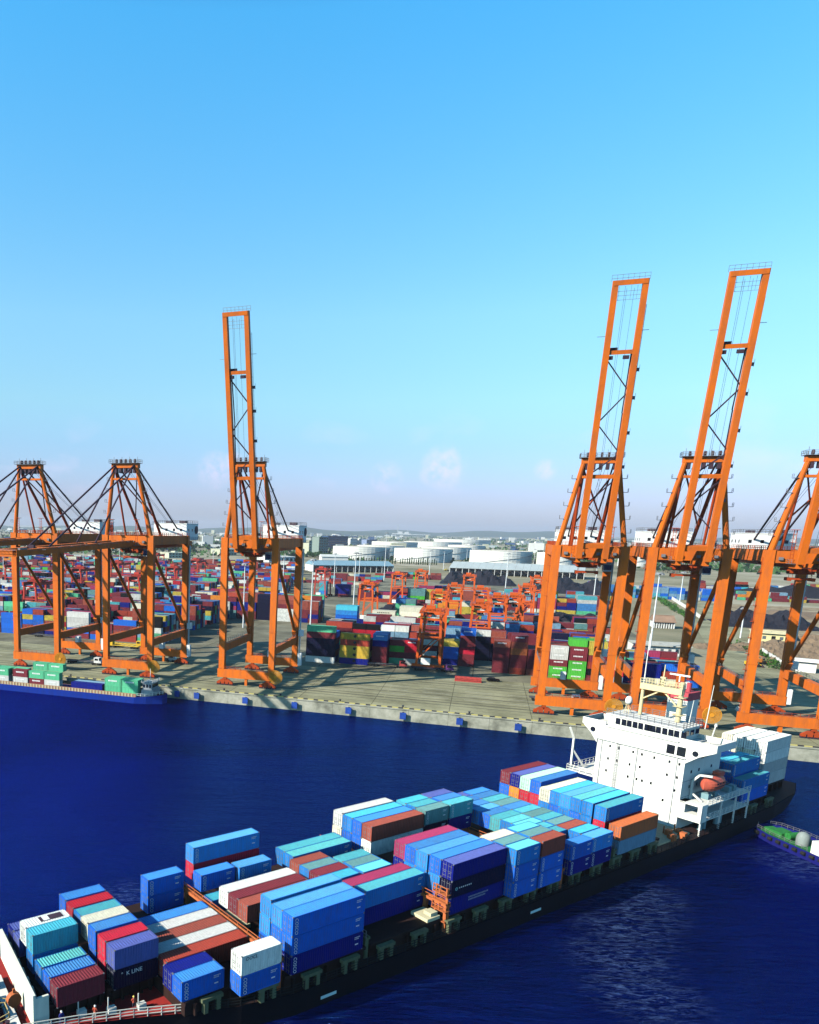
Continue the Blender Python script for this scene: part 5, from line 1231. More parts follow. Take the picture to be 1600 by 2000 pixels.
for i in sorted(ind):
    s, t, k, L, c, bi, bay, row, mk = REC[i]
    rw = 'front row' if row == 1 else f'{ORD[row]} row'
    lab = f"{c} {'short' if L < 7 else 'long'} container, {TW[min(k,5)]}, {rw}, {ORD[bay] if bay < 21 else ORD[20]+' or later'} stack, {BLK[bi]}"
    if lab in seen: lab = lab.replace(' container', ' box')
    seen.add(lab)
    loose_container(Q(s, t, QZ-.04+k*2.6), QY, L, c, lab, 'containers stacked in the yard', mk if mk != 'k' else 'k')
used_c = sorted(set(r[4] for r in REC)); ci = {c: i for i, c in enumerate(used_c)}
b = MB()
for i, r in enumerate(REC):
    if i in ind: continue
    s, t, k, L, c = r[:5]; z0 = QZ-.04+k*2.6
    P = [Q(s+a, t+cc, z) for z in (z0, z0+2.56) for a, cc in ((0,0),(L,0),(L,2.44),(0,2.44))]
    b.hexa(P, ci[c])
tag(b.build('stacked_containers', [paint('stacked_'+c.replace(' ','_'), tuple(.8*q for q in CCOL[c]), .7, .7, .25, 0, dark=.35, streak=False) for c in used_c]), 'mixed coloured containers stacked in rows across the far yard', 'containers', kind='stuff')

# ================================================================== LIGHT MASTS
mast_m = flat('galvanised_white', (.70,.72,.72), .45, .4)
lamp_m = paint('lamp_grey', (.35,.36,.38), .5, .2)
pm0 = {}
def light_mast(px, pyb, pyt, label):
    P = ground(px, pyb); r = ray(px+ (px-190)/7400*(pyb-pyt), pyt); d = hypot(P.x, P.y)/hypot(r.x, r.y); h = CAMZ+r.z*d-QZ
    h = max(8, round(h)); t = thing('light_mast', label, 'light mast', (P.x, P.y, QZ-.05), QY, 'floodlight masts in the yard')
    if h not in pm0:
        b = MB(); b.tube((0,0,0),(0,0,h),.42,10,0,.2); p = b.mesh('pole', mast_m)
        b = MB(); b.tube((0,0,h-.3),(0,0,h+.1),1.5,12)
        for i in range(6): b.box(cos(i*pi/3)*1.6-.35,cos(i*pi/3)*1.6+.35,sin(i*pi/3)*1.6-.3,sin(i*pi/3)*1.6+.3,h-.9,h-.2)
        pm0[h] = (p, b.mesh('lamp_head', lamp_m))
    link('pole', pm0[h][0], t); link('lamp_head', pm0[h][1], t)
for px, yb, yt, w_ in ((652,1146,1080,'left of the deep blue stack'),(690,1188,1080,'at the left side of the paved road'),(701,1131,1080,'in front of the long blue-roofed shed'),(750,1133,1040,'tallest, right of the long blue-roofed shed'),
    (838,1126,1074,'left of the coal heap'),(866,1113,1078,'beside the yellow machine by the coal'),(987,1151,1080,'standing before the coal heap'),(911,1098,1072,'between the big tanks'),(1042,1106,1072,'right of the lone tank'),
    (475,1226,1100,'between the left legs of the middle quay crane'),(552,1164,1086,'between the right legs of the middle quay crane'),(606,1226,1092,'just right of the middle quay crane'),
    (1157,1190,1106,'between the legs of the right-hand quay crane'),(1267,1285,1118,'leaning by perspective above the ship mast, beside the white building'),(1327,1181,1116,'behind the blue stacks at right'),(1446,1246,1186,'beside the yellow building'),
    (8,1150,1082,'at the left picture edge'),(163,1128,1074,'behind the left pair of cranes'),(234,1120,1072,'right of the leftmost crane pair'),(416,1120,1075,'left of the middle quay crane'),(640,1085,1062,'by the office blocks')):
    light_mast(px, yb, yt, 'white floodlight mast '+w_)

# ================================================================== TANKS, SHEDS, OFFICES
tank_m = paint('tank_white', (.74,.73,.66), .5, .25, .02, .04, dark=.75)
tk = 0
for x0, x1, yb, w_ in ((657,752,1094,'leftmost of the front row'),(705,780,1089,'second in the left row'),(778,872,1099,'front of the middle row'),(832,908,1093,'second in the middle row'),(884,936,1085,'third in the middle row'),(928,1024,1105,'standing alone right of the middle row'),
    (1056,1116,1109,'half behind the leg of the right-hand quay crane'),(1216,1262,1107,'between the two right-hand quay cranes'),(738,802,1075,'back row, left'),(806,882,1074,'back row, middle'),(872,932,1065,'farthest in the back row')):
    P = ground((x0+x1)/2, yb); dd = hypot(P.x,P.y); a, c = ground(x0,yb), ground(x1,yb); rad = (a-c).length/2*.97
    P = P+Vector((P.x,P.y,0)).normalized()*rad; hgt = 24.0
    t = thing('oil_tank', 'round white storage tank, '+w_, 'storage tank', (P.x,P.y,QZ-.14), 0, 'white storage tanks beyond the yard')
    b = MB(); prof = [(rad,0)]
    for i in range(6): prof += [(rad, i*4.2+.1),(rad,i*4.2+4.0),(rad+.3,i*4.2+4.05),(rad+.3,i*4.2+4.2)]
    b.lathe((0,0,0), prof, 44); b.build('shell', tank_m, t)
    b = MB(); b.lathe((0,0,0), [(rad,25.2),(rad*.97,24.6),(rad*.5,25.6),(0,26.2)], 44); b.build('roof', paint('tank_roof', (.70,.62,.50), .6, .3, .02, .05), t)
    b = MB(); n_ = 24
    for i in range(n_):
        a0, a1 = pi+i*pi/n_, pi+(i+1)*pi/n_; b.beam((cos(a0)*rad,sin(a0)*rad,1),(cos(a1)*rad,sin(a1)*rad,1+20.0/n_*1 if False else 1),.3)
        b.beam((cos(a0)*(rad+.6),sin(a0)*(rad+.6),24.0*i/n_),(cos(a1)*(rad+.6),sin(a1)*(rad+.6),24.0*(i+1)/n_),.8,.5)
    b.build('stair', steel_m, t)
roofb = paint('roof_blue_grey', (.20,.33,.40), .5, .4, .02, .1, dark=.6); roofg = paint('roof_grey', (.40,.45,.45), .55, .45, .02, .1, dark=.65)
wall_w = paint('wall_white', (.70,.69,.64), .7, .3, .05, .08, dark=.7)
def shed(label, pxl, pyl, pxr, pyr, depth, h, wm, rm, ncol=12, cat='shed', open_=True, pitch=.12, name='shed'):
    A, B_ = ground(pxl, pyl), ground(pxr, pyr); d = B_-A; L = d.length; yaw = atan2(d.y, d.x)
    t = thing(name, label, cat, (A.x, A.y, QZ-.1), yaw)
    b = MB()
    if open_:
        b.box(0,L,depth-.4,depth,0,h); b.box(0,.4,0,depth-.4,0,h); b.box(L-.4,L,0,depth-.4,0,h)
    else: b.box(0,L,0,depth,0,h)
    b.build('wall', wm, t)
    b = MB(); hm = depth*pitch
    n_ = max(1, int(L/9))
    for i in range(n_):
        x0, x1 = -.8+(L+1.6)*i/n_, -.8+(L+1.6)*(i+1)/n_-.12
        b.quad((x0,-1.2,h),(x1,-1.2,h),(x1,depth/2,h+hm),(x0,depth/2,h+hm)); b.quad((x0,depth/2,h+hm),(x1,depth/2,h+hm),(x1,depth+1,h),(x0,depth+1,h))
    b.poly([(-.7,-1,h),(-.7,depth/2,h+hm-.1),(-.7,depth+1,h)]); b.poly([(L+.7,-1,h),(L+.7,depth+1,h),(L+.7,depth/2,h+hm-.1)])
    b.box(-.8,L+.8,-1.25,-.6,h-.5,h-.02); b.box(-.9,L+.9,depth/2-.4,depth/2+.4,h+hm-.05,h+hm+.2); b.build('roof', rm, t)
    if ncol:
        for i in range(ncol+1): b = MB(); b.box(L*i/ncol-.3,L*i/ncol+.3,-.35,.25,0,h-.5); b.build('column', wall_w, t)
    return t, L
shed('long open shed with blue-grey roof in front of the tanks', 612, 1117, 768, 1119, 45, 9.5, wall_w, roofb, 14)
shed('long grey-roofed shed behind the coal heaps', 878, 1121, 1140, 1132, 60, 9, wall_w, roofg, 20)
shed('small white warehouse left of the tanks', 628, 1098, 680, 1099, 30, 10, wall_w, paint('roof_white', (.62,.64,.6), .6, .3), 0, 'warehouse', False, name='warehouse')
t, L = shed('long low white building with barred windows behind the right-hand cranes', 1238, 1277, 1345, 1283, 13, 5.0, wall_w, paint('roof_pale', (.45,.45,.40), .8, .4, .1), 0, 'building', False, .03, 'low_building')
b = MB()
for i in range(7):
    x = L*(i+.35)/7; b.box(x,x+L*.055,-.07,.02,1.4,3.2); b.box(x+.1,x+L*.05,-.10,-.06,2.2,2.35)
b.build('window', flat('window_grey', (.10,.12,.13), .3), t)
b = MB(); b.box(L*.28,L*.34,-.09,.02,.1,3.0); b.build('door', paint('door_grey', (.30,.33,.34), .6), t)
t, L = shed('pale yellow single-storey building with dark doorway at right', 1466, 1251, 1546, 1257, 12, 5.2, paint('wall_yellow', (.70,.60,.30), .8, .3, .05), paint('roof_yellow', (.62,.55,.33), .8, .4, .05), 0, 'building', False, .04, 'low_building')
b = MB(); b.box(L*.5,L*.6,-.07,.02,0,3.4); b.build('door', gl_m, t); b = MB(); [b.box(L*x,L*x+1.6,-.07,.02,1.5,3.2) for x in (.08,.28,.7,.86)]; b.build('window', flat('window_grey', (.1,.12,.13), .3), t)
shed('small brown tin-roofed shelter standing on open ground', 1277, 1226, 1316, 1228, 11, 4.2, wall_w, paint('roof_brown', (.30,.19,.13), .8, .5, .1, dark=.5), 8, 'shelter', True, .3, 'shelter')
shed('white box-shaped hut beside the rightmost quay crane', 1553, 1311, 1593, 1315, 7, 5, wall_w, wh_m, 0, 'hut', False, .02, 'hut')
def block_building(label, px0, px1, yb, ytop, wm, floors, name='office_building', depth=25, cat='office building'):
    A, B_ = ground(px0, yb), ground(px1, yb); d = B_-A; L = d.length; yaw = atan2(d.y,d.x); dist = hypot(A.x,A.y); r = ray(px0, ytop); h = max(9, CAMZ+r.z*dist/hypot(r.x,r.y)-QZ)
    t = thing(name, label, cat, (A.x,A.y,QZ-.2), yaw)
    b = MB(); b.box(0,L,0,depth,0,h); b.box(L*.4,L*.55,depth*.3,depth*.7,h,h+3); b.build('wall', wm, t)
    b = MB(); n_ = max(3,int(L/6))
    for f in range(floors):
        z = h*(f+.35)/floors
        for i in range(n_): x = L*(i+.2)/n_; b.box(x,x+L/n_*.6,-.15,.05,z,z+h/floors*.5)
    b.build('window', gl_m, t); b = MB(); b.box(-.4,L+.4,-.4,depth+.4,h,h+.8); b.build('parapet', wm, t)
navyw = paint('wall_slate_blue', (.03,.07,.17), .5, .3, .03, .1); bge = paint('wall_beige', (.50,.50,.36), .7, .3, .03, .1)
block_building('dark slate-blue office slab left of the tanks', 640, 679, 1072, 1047, navyw, 6)
block_building('green-grey office block at the left end of the office row', 622, 640, 1086, 1049, paint('wall_grey_green', (.20,.25,.22), .6), 7)
block_building('beige office block just right of the middle quay crane', 603, 620, 1082, 1056, bge, 5)
block_building('white apartment block right of the slate-blue slab', 684, 698, 1064, 1052, wall_w, 4); block_building('second white apartment block right of the slate-blue slab', 701, 714, 1064, 1052, wall_w, 4); block_building('blue-grey apartment block left of the back tanks', 716, 736, 1066, 1054, paint('wall_blue_grey', (.22,.27,.40), .6), 4)
for i, (a, c, yb, yt, w_) in enumerate(((0,40,1072,1062,'at the left picture edge'),(215,300,1108,1096,'low and pale under the left crane girders'),(430,462,1085,1073,'white, left of the middle crane'),(525,580,1110,1088,'cream, behind the middle crane legs'),(330,372,1090,1080,'small, behind the second crane'))):
    block_building('pale warehouse block '+w_, a, c, yb, yt, wall_w if i % 2 else bge, 2, 'warehouse', 40, 'warehouse')

# ================================================================== COAL, EARTH, GREENERY
def mound(label, s0, s1, t0, t1, h, mat, name='coal_heap', cat='coal heap', seed=1, n=26):
    r = random.Random(seed); b = MB(); g = {}
    m_ = 10
    ph = [r.uniform(0,6.28) for _ in range(6)]
    for i in range(n+1):
        for j in range(m_+1):
            x = s0+(s1-s0)*i/n; y = t0+(t1-t0)*j/m_; fx = min(i, n-i)/(n*.16); fy = min(j, m_-j)/(m_*.38)
            z = h*min(1,fx)*min(1,fy)*(.72+.2*sin(i*.55+ph[0])+.12*sin(i*1.3+ph[1]+j)+.12*r.uniform(-1,1)) if 0 < i < n and 0 < j < m_ else -.2
            g[i,j] = (x+r.uniform(-.6,.6), y+r.uniform(-.6,.6), max(z,-.2))
    for i in range(n):
        for j in range(m_): b.quad(g[i,j],g[i+1,j],g[i+1,j+1],g[i,j+1])
    o = link(name, b.mesh(name, mat), None, QO+Vector((0,0,QZ)), QY); tag(o, label, cat); return o
coal_m = paint('coal', (.016,.016,.024), .8, .6, .2, 0, .2, dark=2.6, streak=False, bump=.6)
earth_m = paint('earth', (.24,.17,.11), .9, .6, .2, 0, .1, dark=.45, streak=False, bump=.6)
grey_m = paint('ash', (.12,.11,.11), .9, .6, .2, 0, .1, dark=.5, streak=False, bump=.5)
mound('long dark coal heap in front of the grey-roofed shed, left part', -14, 66, 640, 700, 15, coal_m, seed=2)
mound('dark coal heap seen between the legs of the right-hand crane', 68, 150, 560, 640, 14, coal_m, seed=3)
mound('low dark coal strip between container rows', 60, 108, 296, 322, 5, coal_m, seed=4)
mound('grey ash heap on the ground beside the coal strip', 30, 58, 300, 324, 4, grey_m, 'ash_heap', 'ash heap', seed=9)
mound('low black heap left of the white stacks, on the paved road', -38, -6, 300, 330, 4, coal_m, seed=10)
mound('black cone-shaped coal heap behind the yellow building', 176, 232, 318, 368, 10, coal_m, seed=5)
mound('second black coal heap at the right edge', 246, 300, 330, 372, 9, coal_m, seed=6)
mound('far dark coal bank behind the rightmost crane', 250, 430, 640, 690, 11, coal_m, seed=7)
for i, (s0,s1,t0,t1,w_) in enumerate(((190,250,170,215,'nearest the white hut'),(205,262,222,242,'in front of the yellow building'),(262,330,200,262,'at the right edge'),(232,300,400,470,'behind the black cone'),(310,420,430,520,'far right'),(135,158,196,214,'beside the paved lane'))):
    mound('brown earth mound '+w_, s0, s1, t0, t1, 3.2, earth_m, 'earth_mound', 'earth mound', seed=20+i, n=20)
for i, (px, py, rs, rt, hh, w_) in enumerate(((1490,1266,13,11,3.6,'right of the white wall'),(1524,1276,14,12,4.2,'below the yellow building'),(1560,1268,17,13,4.6,'right of the yellow building'),(1592,1284,14,11,3.8,'above the white hut'),(1556,1292,12,9,3.0,'just behind the white hut'),(1594,1256,17,13,4.4,'at the edge beside the far coal'),(1512,1292,9,8,2.6,'beside the near green bushes'))):
    s_, t_ = st_of(ground(px, py)); mound('rough brown earth mound '+w_, s_-rs, s_+rs, t_-rt, t_+rt, hh, earth_m, 'earth_mound', 'earth mound', seed=60+i, n=22)
leaf_m = paint('foliage', (.035,.085,.022), .7, .7, .6, .25, .1, dark=1.9, streak=False)
leaf2_m = paint('foliage_bright', (.06,.16,.025), .7, .7, .6, .2, .1, dark=.5, streak=False)
bark_m = flat('bark', (.08,.05,.035), .9)
def leafy(bm, c, r, n, rr, size, mi=0):
    for _ in range(n):
        while True:
            p = Vector((rr.uniform(-1,1),rr.uniform(-1,1),rr.uniform(-1,1)))
            if .25 < p.length < 1: break
        q = Vector(c)+Vector((p.x*r[0],p.y*r[1],p.z*r[2])); a = Vector((rr.gauss(0,1),rr.gauss(0,1),rr.gauss(0,1))).normalized(); s_ = a.cross(Vector((rr.gauss(0,1),rr.gauss(0,1),rr.gauss(0,1)))).normalized(); e = size*rr.uniform(.6,1.3)
        bm.quad(q-a*e-s_*e*.6, q+a*e-s_*e*.6, q+a*e*.8+s_*e*.6, q-a*e*.8+s_*e*.6, mi)
def tree_mesh(seed, tall):
    rr = random.Random(seed); c = MB(); tr = MB()
    tr.tube((0,0,0),(.2,.1,4.5 if not tall else 10),.32,7,0,.12)
    for k in range(5):
        a = rr.uniform(0,6.28); z = rr.uniform(2.4,4.2); tr.tube((0,0,z),(cos(a)*2,sin(a)*2,z+1.8),.13,5,0,.05)
    if tall:
        for k in range(6): leafy(c,(0,0,2+k*1.7),(1.5-.16*k,1.5-.16*k,1.3),40,rr,.5)
    else:
        for k in range(8):
            a = rr.uniform(0,6.28); q = rr.uniform(.6,2.2); leafy(c,(cos(a)*q,sin(a)*q,rr.uniform(4,7.2)),(1.7,1.7,1.4),46,rr,.5)
    return c.mesh('crown', leaf_m), tr.mesh('trunk', bark_m)
TM = [tree_mesh(i, i % 2) for i in range(4)]
def tree(P, k, sc, label, grp):
    t = thing('tree', label, 'tree', (P.x,P.y,QZ-.1), random.uniform(0,6), grp); t.scale = (sc,sc,sc); link('crown', TM[k][0], t); link('trunk', TM[k][1], t)
for i in range(34):
    px = 690+i*5.1 if i < 17 else 782+(i-17)*4.4; tree(ground(px, 1099+(px-690)*.03+random.uniform(-.8,.8)), 1+2*(i%2), random.uniform(.7,1.15), 'dark narrow tree in the row at the foot of the white tanks', 'tree row at the foot of the tanks')
for i in range(16): tree(ground(1296+i*3.6+random.uniform(-1,1), 1118+random.uniform(-1.5,1.5)), (i%2)*2, random.uniform(1.0,1.6), 'dark round tree in the clump behind the right-hand cranes', 'tree clump behind the right-hand cranes')
for i in range(14): tree(ground(604+i*2.6, 1090+random.uniform(-2,3)), (i%2)*2, random.uniform(1.2,1.9), 'dark tree in front of the office blocks', 'trees before the offices')
for i in range(20): tree(ground(300+i*4.2, 1078+random.uniform(-3,3)), (i%2)*2, random.uniform(1.5,2.2), 'dark tree beyond the left yard', 'trees beyond the left yard')
def hedge(label, pts, wd, hgt, seed):
    rr = random.Random(seed); b = MB()
    for (a, c) in zip(pts, pts[1:]):
        A, B_ = ground(*a), ground(*c); n_ = int((B_-A).length/1.3)
        for i in range(n_):
            P = A.lerp(B_, i/n_)+Vector((rr.uniform(-wd,wd)*.6, rr.uniform(-wd,wd)*.6, 0)); leafy(b, (P.x,P.y,QZ+hgt*.45), (1.2,wd*.5,hgt*.6*rr.uniform(.6,1.3)), 16, rr, .42, 0 if rr.random() < .35 else 1)
    tag(b.build('hedge', [leaf_m, leaf2_m]), label, 'hedge')
hedge('bright green hedge strip running along the white wall, far part', [(1288,1170),(1318,1190),(1348,1208)], 5, 2.2, 1)
hedge('bright green bushes beside the white wall, near part', [(1462,1268),(1492,1286),(1524,1308)], 4, 2.4, 2)
hedge('small green bushes left of the yellow building', [(1428,1258),(1446,1262)], 4, 3, 3)
hedge('green scrub left of the brown shelter', [(1270,1160),(1284,1172)], 5, 2, 4)
def wall_line(label, pts, h=2.6, th=.3):
    b = MB()
    for a, c in zip(pts, pts[1:]):
        A, B_ = ground(*a), ground(*c); A.z = B_.z = QZ+h/2-.1; b.beam(A, B_, th, h)
        n_ = int((B_-A).length/6)
        for i in range(n_+1): P = A.lerp(B_, i/max(1,n_)); b.box(P.x-.25,P.x+.25,P.y-.25,P.y+.25,QZ-.1,QZ+h+.15)
    tag(b.build('boundary_wall', wall_w), label, 'wall')
wall_line('white boundary wall beside the bright green hedge', [(1300,1163),(1345,1192),(1372,1212)]); wall_line('white boundary wall running down towards the white hut', [(1462,1258),(1500,1284),(1540,1310)])
wall_line('long white wall in front of the far coal bank', [(1400,1152),(1480,1156),(1598,1166)], 3)

# ================================================================== VEHICLES
ty_m = rub_m
def truck(px, py, turn, cabc, label, load=None, chas=(.5,.08,.03)):
    P = ground(px, py); t = thing('terminal_truck', label, 'truck', (P.x,P.y,QZ), QY+turn)
    b = MB(); b.box(0,2.3,-1.2,1.2,.9,3.0); b.hexa([(2.3,-1.2,.9),(3.2,-1.1,.9),(3.2,1.1,.9),(2.3,1.2,.9),(2.3,-1.2,2.0),(3.0,-1.1,1.7),(3.0,1.1,1.7),(2.3,1.2,2.0)]); b.build('cab', paint('cab_'+label[:6].strip().replace(' ','_'), cabc, .4, .2), t)
    b = MB(); b.box(2.24,2.33,-1.0,1.0,2.0,2.8); b.box(.4,1.9,-1.23,-1.17,1.9,2.7); b.build('window', gl_m, t)
    b = MB(); b.box(-13,1,-.5,-.3,.95,1.25); b.box(-13,1,.3,.5,.95,1.25); [b.box(-12.8+i*2.5,-12.6+i*2.5,-1.2,1.2,1.0,1.3) for i in range(6)]; b.box(-13,-.2,-1.2,-1.1,1.05,1.3); b.box(-13,-.2,1.1,1.2,1.05,1.3); b.build('chassis', paint('chassis_%d' % int(chas[0]*100), chas, .6, .4), t)
    for x in (1.9,-.6,-9.4,-10.6,-11.8):
        for y in (-1.0,1.0): b = MB(); b.tube((x,y-.22,.5),(x,y+.22,.5),.5,12); b.build('wheel', ty_m, t)
    if load: loose_container(Vector((P.x,P.y,QZ+1.35))+Vector((cos(QY+turn)*-12.7-sin(QY+turn)*-1.22, sin(QY+turn)*-12.7+cos(QY+turn)*-1.22, 0)), QY+turn, 12.19, load, f'{load} long container riding on a terminal truck trailer on the apron', None)
    return t
truck(268, 1264, 0, (.70,.42,.03), 'yellow terminal truck with empty trailer behind the second quay crane', None, (.62,.42,.05)); truck(222, 1264, pi, (.70,.42,.03), 'yellow terminal truck facing left behind the quay crane legs', None, (.62,.42,.05))
truck(1116, 1374, .0, (.75,.75,.72), 'white terminal truck between the legs of the first right-hand crane', None, (.10,.10,.11)); truck(1459, 1394, pi, (.75,.75,.72), 'white terminal truck under the rightmost crane, facing left', None, (.10,.10,.11))
truck(186, 1298, 0, (.75,.75,.72), 'white terminal truck under the second quay crane by the barge', None, (.10,.10,.11)); truck(870, 1312, .1, (.16,.05,.20), 'dark purple terminal truck waiting by the front gantry', None, (.06,.05,.07)); truck(780, 1304, .05, (.35,.05,.05), 'dark red terminal truck waiting left of the front gantry', None, (.10,.08,.08)); truck(330, 1292, .2, (.75,.75,.72), 'white terminal truck in the crane shadows right of the barge', None, (.12,.12,.12))
truck(1300, 1330, pi, (.1,.2,.5), 'blue terminal truck behind the ship mast on the apron', None, (.10,.10,.11)); truck(112, 1246, 0, (.75,.1,.06), 'red terminal truck in front of the left stacks', None, (.10,.10,.11))
def car(px, py, turn, col, label):
    P = ground(px, py); t = thing('car', label, 'car', (P.x,P.y,QZ), QY+turn)
    b = MB(); pts = [(-2.3,.35),(2.2,.35),(2.35,.75),(2.2,.95),(1.0,1.05),(.45,1.48),(-1.2,1.5),(-2.0,1.1),(-2.35,.95)]
    for s_ in (1,):
        b.poly([(x,-.85,z) for x,z in pts][::1]); b.poly([(x,.85,z) for x,z in pts][::-1])
        for (x0,z0),(x1,z1) in zip(pts, pts[1:]+pts[:1]): b.quad((x0,-.85,z0),(x0,.85,z0),(x1,.85,z1),(x1,-.85,z1))
    b.build('body', paint('car_'+label[:5].strip(), col, .25, .1, 1, 0, .5), t)
    b = MB(); b.box(-1.1,.4,-.87,-.84,1.08,1.42); b.box(-1.1,.4,.84,.87,1.08,1.42); b.hexa([(.52,-.75,1.08),(.96,-.75,1.09),(.96,.75,1.09),(.52,.75,1.08),(.50,-.7,1.44),(.56,-.7,1.44),(.56,.7,1.44),(.50,.7,1.44)]); b.build('window', gl_m, t)
    for x in (-1.45,1.45):
        for y in (-.8,.8): b = MB(); b.tube((x,y-.11,.33),(x,y+.11,.33),.33,12); b.build('wheel', ty_m, t)
car(963, 1331, .15, (.012,.012,.016), 'black car parked alone on the open apron'); car(1113, 1325, 0, (.03,.03,.04), 'dark car passing between the right crane and the green containers'); car(1262, 1330, 1.2, (.7,.7,.7), 'white car on the lane behind the ship mast'); car(1344, 1238, 1.3, (.6,.6,.62), 'silver car on the paved lane by the low white building')
# stacked red trailer frames on the apron
t = thing('trailer_frame_stack', 'low stack of red trailer frames lying on the apron right of the gantries', 'trailer frames'); P = ground(888, 1330); t.location = (P.x,P.y,QZ); t.rotation_euler = (0,0,QY)
for k in range(3):
    b = MB(); z = k*.6; b.box(0,9.5,0,.25,z,z+.4); b.box(0,9.5,2.2,2.45,z,z+.4); [b.box(i*1.8,i*1.8+.25,.25,2.2,z+.05,z+.3) for i in range(6)]; b.build('frame', paint('frame_red', (.45,.06,.05), .6, .4), t)
# small yellow and orange loaders behind the rightmost crane
def loader(px, py, turn, col, label):
    P = ground(px, py); t = thing('wheel_loader', label, 'wheel loader', (P.x,P.y,QZ), QY+turn)
    b = MB(); b.box(-3,.6,-1.1,1.1,1.0,2.3); b.box(-1.0,.4,-.9,.9,2.3,2.4); b.box(-1.0,.4,-.9,.9,3.5,3.7); [b.box(x-.06,x+.06,y-.06,y+.06,2.4,3.5) for x in (-.95,.35) for y in (-.85,.85)]; b.beam((.6,-.6,1.8),(3.2,-.6,.9),.3); b.beam((.6,.6,1.8),(3.2,.6,.9),.3); b.build('body', paint('loader_'+label[:6], col, .5, .3), t)
    b = MB(); b.hexa([(3.0,-1.4,.2),(4.2,-1.4,.1),(4.2,1.4,.1),(3.0,1.4,.2),(3.0,-1.4,1.3),(3.2,-1.4,1.3),(3.2,1.4,1.3),(3.0,1.4,1.3)]); b.build('bucket', dk_m, t)
    for x in (-2,1.6):
        for y in (-1.1,1.1): b = MB(); b.tube((x,y-.3,.8),(x,y+.3,.8),.8,12); b.build('wheel', ty_m, t)
loader(1470, 1302, 0, (.68,.45,.03), 'yellow wheel loader left of the near green bushes'); loader(1482, 1297, .3, (.65,.2,.03), 'orange wheel loader behind the yellow one'); loader(872, 1115, .5, (.68,.5,.05), 'tiny yellow wheel loader at the left end of the coal heap')

# ================================================================== FAR HORIZON
rr = random.Random(3)
b = MB(); cols = [wall_w, bge, navyw, roofg]
for i in range(520):
    a = R(rr.uniform(-22, 46)); d = rr.choice((rr.uniform(1900,3200), rr.uniform(3000,9000), rr.uniform(5000,9500))); x, y = d*sin(a), d*cos(a); w_ = rr.uniform(8,34)*(1+d/7000); dp = rr.uniform(8,26); h = rr.uniform(4,13)*(1+d/9000)*(1.8 if rr.random() < .12 else 1); yw = rr.uniform(-.5,.3); c_, s_ = cos(yw), sin(yw)
    P = [(x+px*c_-py*s_, y+px*s_+py*c_, z) for z in (QZ-.3, QZ+h) for px, py in ((0,0),(w_,0),(w_,dp),(0,dp))]
    b.hexa(P, rr.choice((0,0,0,1,1,2,3)))
tag(b.build('far_settlement', cols), 'scattered pale buildings of the distant flat town', 'buildings', kind='stuff')
b = MB()
for i in range(2600):
    a = R(rr.uniform(-22,46)); d = rr.choice((rr.uniform(1500,3000), rr.uniform(2600,9000))); P = Vector((d*sin(a), d*cos(a), QZ)); leafy(b, (P.x,P.y,QZ+3), (16+d/160,9,4+d/2600), 5, rr, 3.4+d/1500)
tag(b.build('far_greenery', leaf_m), 'dark tree belts across the distant plain', 'trees', kind='stuff')
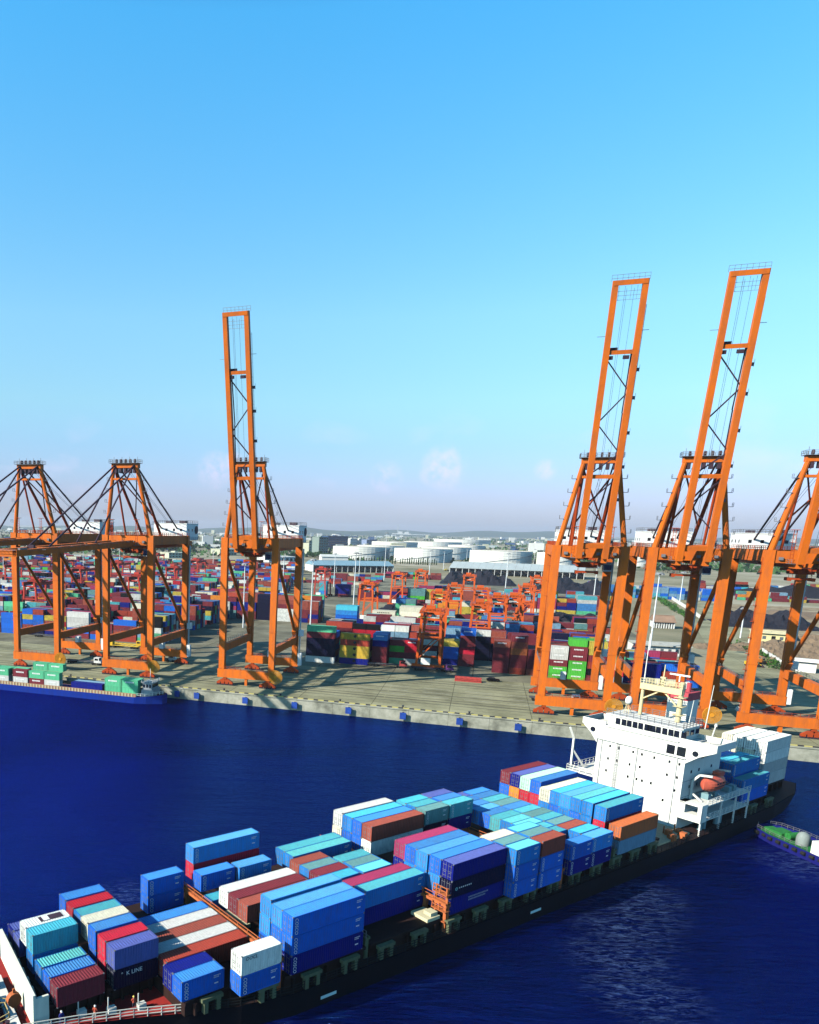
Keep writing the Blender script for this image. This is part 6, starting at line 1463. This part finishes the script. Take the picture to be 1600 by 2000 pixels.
# power station with tall chimney, 6.5 km away
pw = thing('power_station', 'distant white plant with a thin tall chimney on the horizon', 'power station'); P = ground(776, 1046.5); pw.location = (P.x,P.y,QZ); pw.rotation_euler = (0,0,-.1)
b = MB(); b.box(-60,190,0,60,0,34); b.box(20,70,0,50,34,62); b.box(110,160,0,50,34,56); b.box(190,460,0,80,0,24); b.box(460,700,20,90,0,15); b.build('hall', wall_w, pw)
b = MB(); b.tube((10,30,0),(10,30,165),5,12,0,3.4); b.tube((150,30,0),(150,30,90),4,10,0,3); b.build('chimney', roofg, pw)
def ridge(name, d0, az0, az1, hmax, seed, mat):
    r_ = random.Random(seed); b = MB(); n_ = 70; pts = []
    ph = [r_.uniform(0,6.28) for _ in range(5)]
    for i in range(n_+1):
        f = i/n_; a = R(az0+(az1-az0)*f); h = hmax*max(.02, (sin(pi*f)**.6))*(.45+.22*sin(f*9+ph[0])+.18*sin(f*21+ph[1])+.10*sin(f*47+ph[2])+.05*r_.random()); pts.append((a,h))
    for (a0,h0),(a1,h1) in zip(pts, pts[1:]):
        p = lambda a,d,z: (d*sin(a), d*cos(a), z)
        b.quad(p(a0,d0,QZ-2),p(a1,d0,QZ-2),p(a1,d0+700,QZ+h1*.7),p(a0,d0+700,QZ+h0*.7)); b.quad(p(a0,d0+700,QZ+h0*.7),p(a1,d0+700,QZ+h1*.7),p(a1,d0+1600,QZ+h1),p(a0,d0+1600,QZ+h0)); b.quad(p(a0,d0+1600,QZ+h0),p(a1,d0+1600,QZ+h1),p(a1,d0+3600,QZ-2),p(a0,d0+3600,QZ-2))
    tag(b.build(name, mat), kind='structure')
hill_m = paint('hill_green', (.05,.08,.04), .9, .5, .002, 0, .1, streak=False)
ridge('hills', 10500, -24, 18, 150, 1, hill_m); ridge('hills', 13000, 8, 48, 175, 2, hill_m)
# ================================================================== AIR
hz = bpy.data.materials.new('haze'); n, l = nodes_of(hz); n.remove(n['Principled BSDF']); pv = n.new('ShaderNodeVolumePrincipled')
pv.inputs['Color'].default_value = (.82,.88,1,1); pv.inputs['Density'].default_value = HAZE; pv.inputs['Anisotropy'].default_value = .15
l.new(pv.outputs[0], n['Material Output'].inputs['Volume'])
if HAZE > 0:
    b = MB(); b.box(-14000,19000,-1500,19500,-3,215); o = b.build('haze', hz); tag(o, 'thin bluish haze over the harbour plain', 'haze', kind='stuff')
for o in COL.objects:
    if o.parent is None and o.get('label') and len(o['label'].split()) > 16: print('LONG', o['label'])
_c = {}
for o in COL.objects:
    if o.parent is None and o.get('label'): _c.setdefault(o['label'], []).append(o)
for k, v in _c.items():
    if len(v) > 1 and 'tree' not in k and 'bollard' not in k: print('SAME', len(v), k)
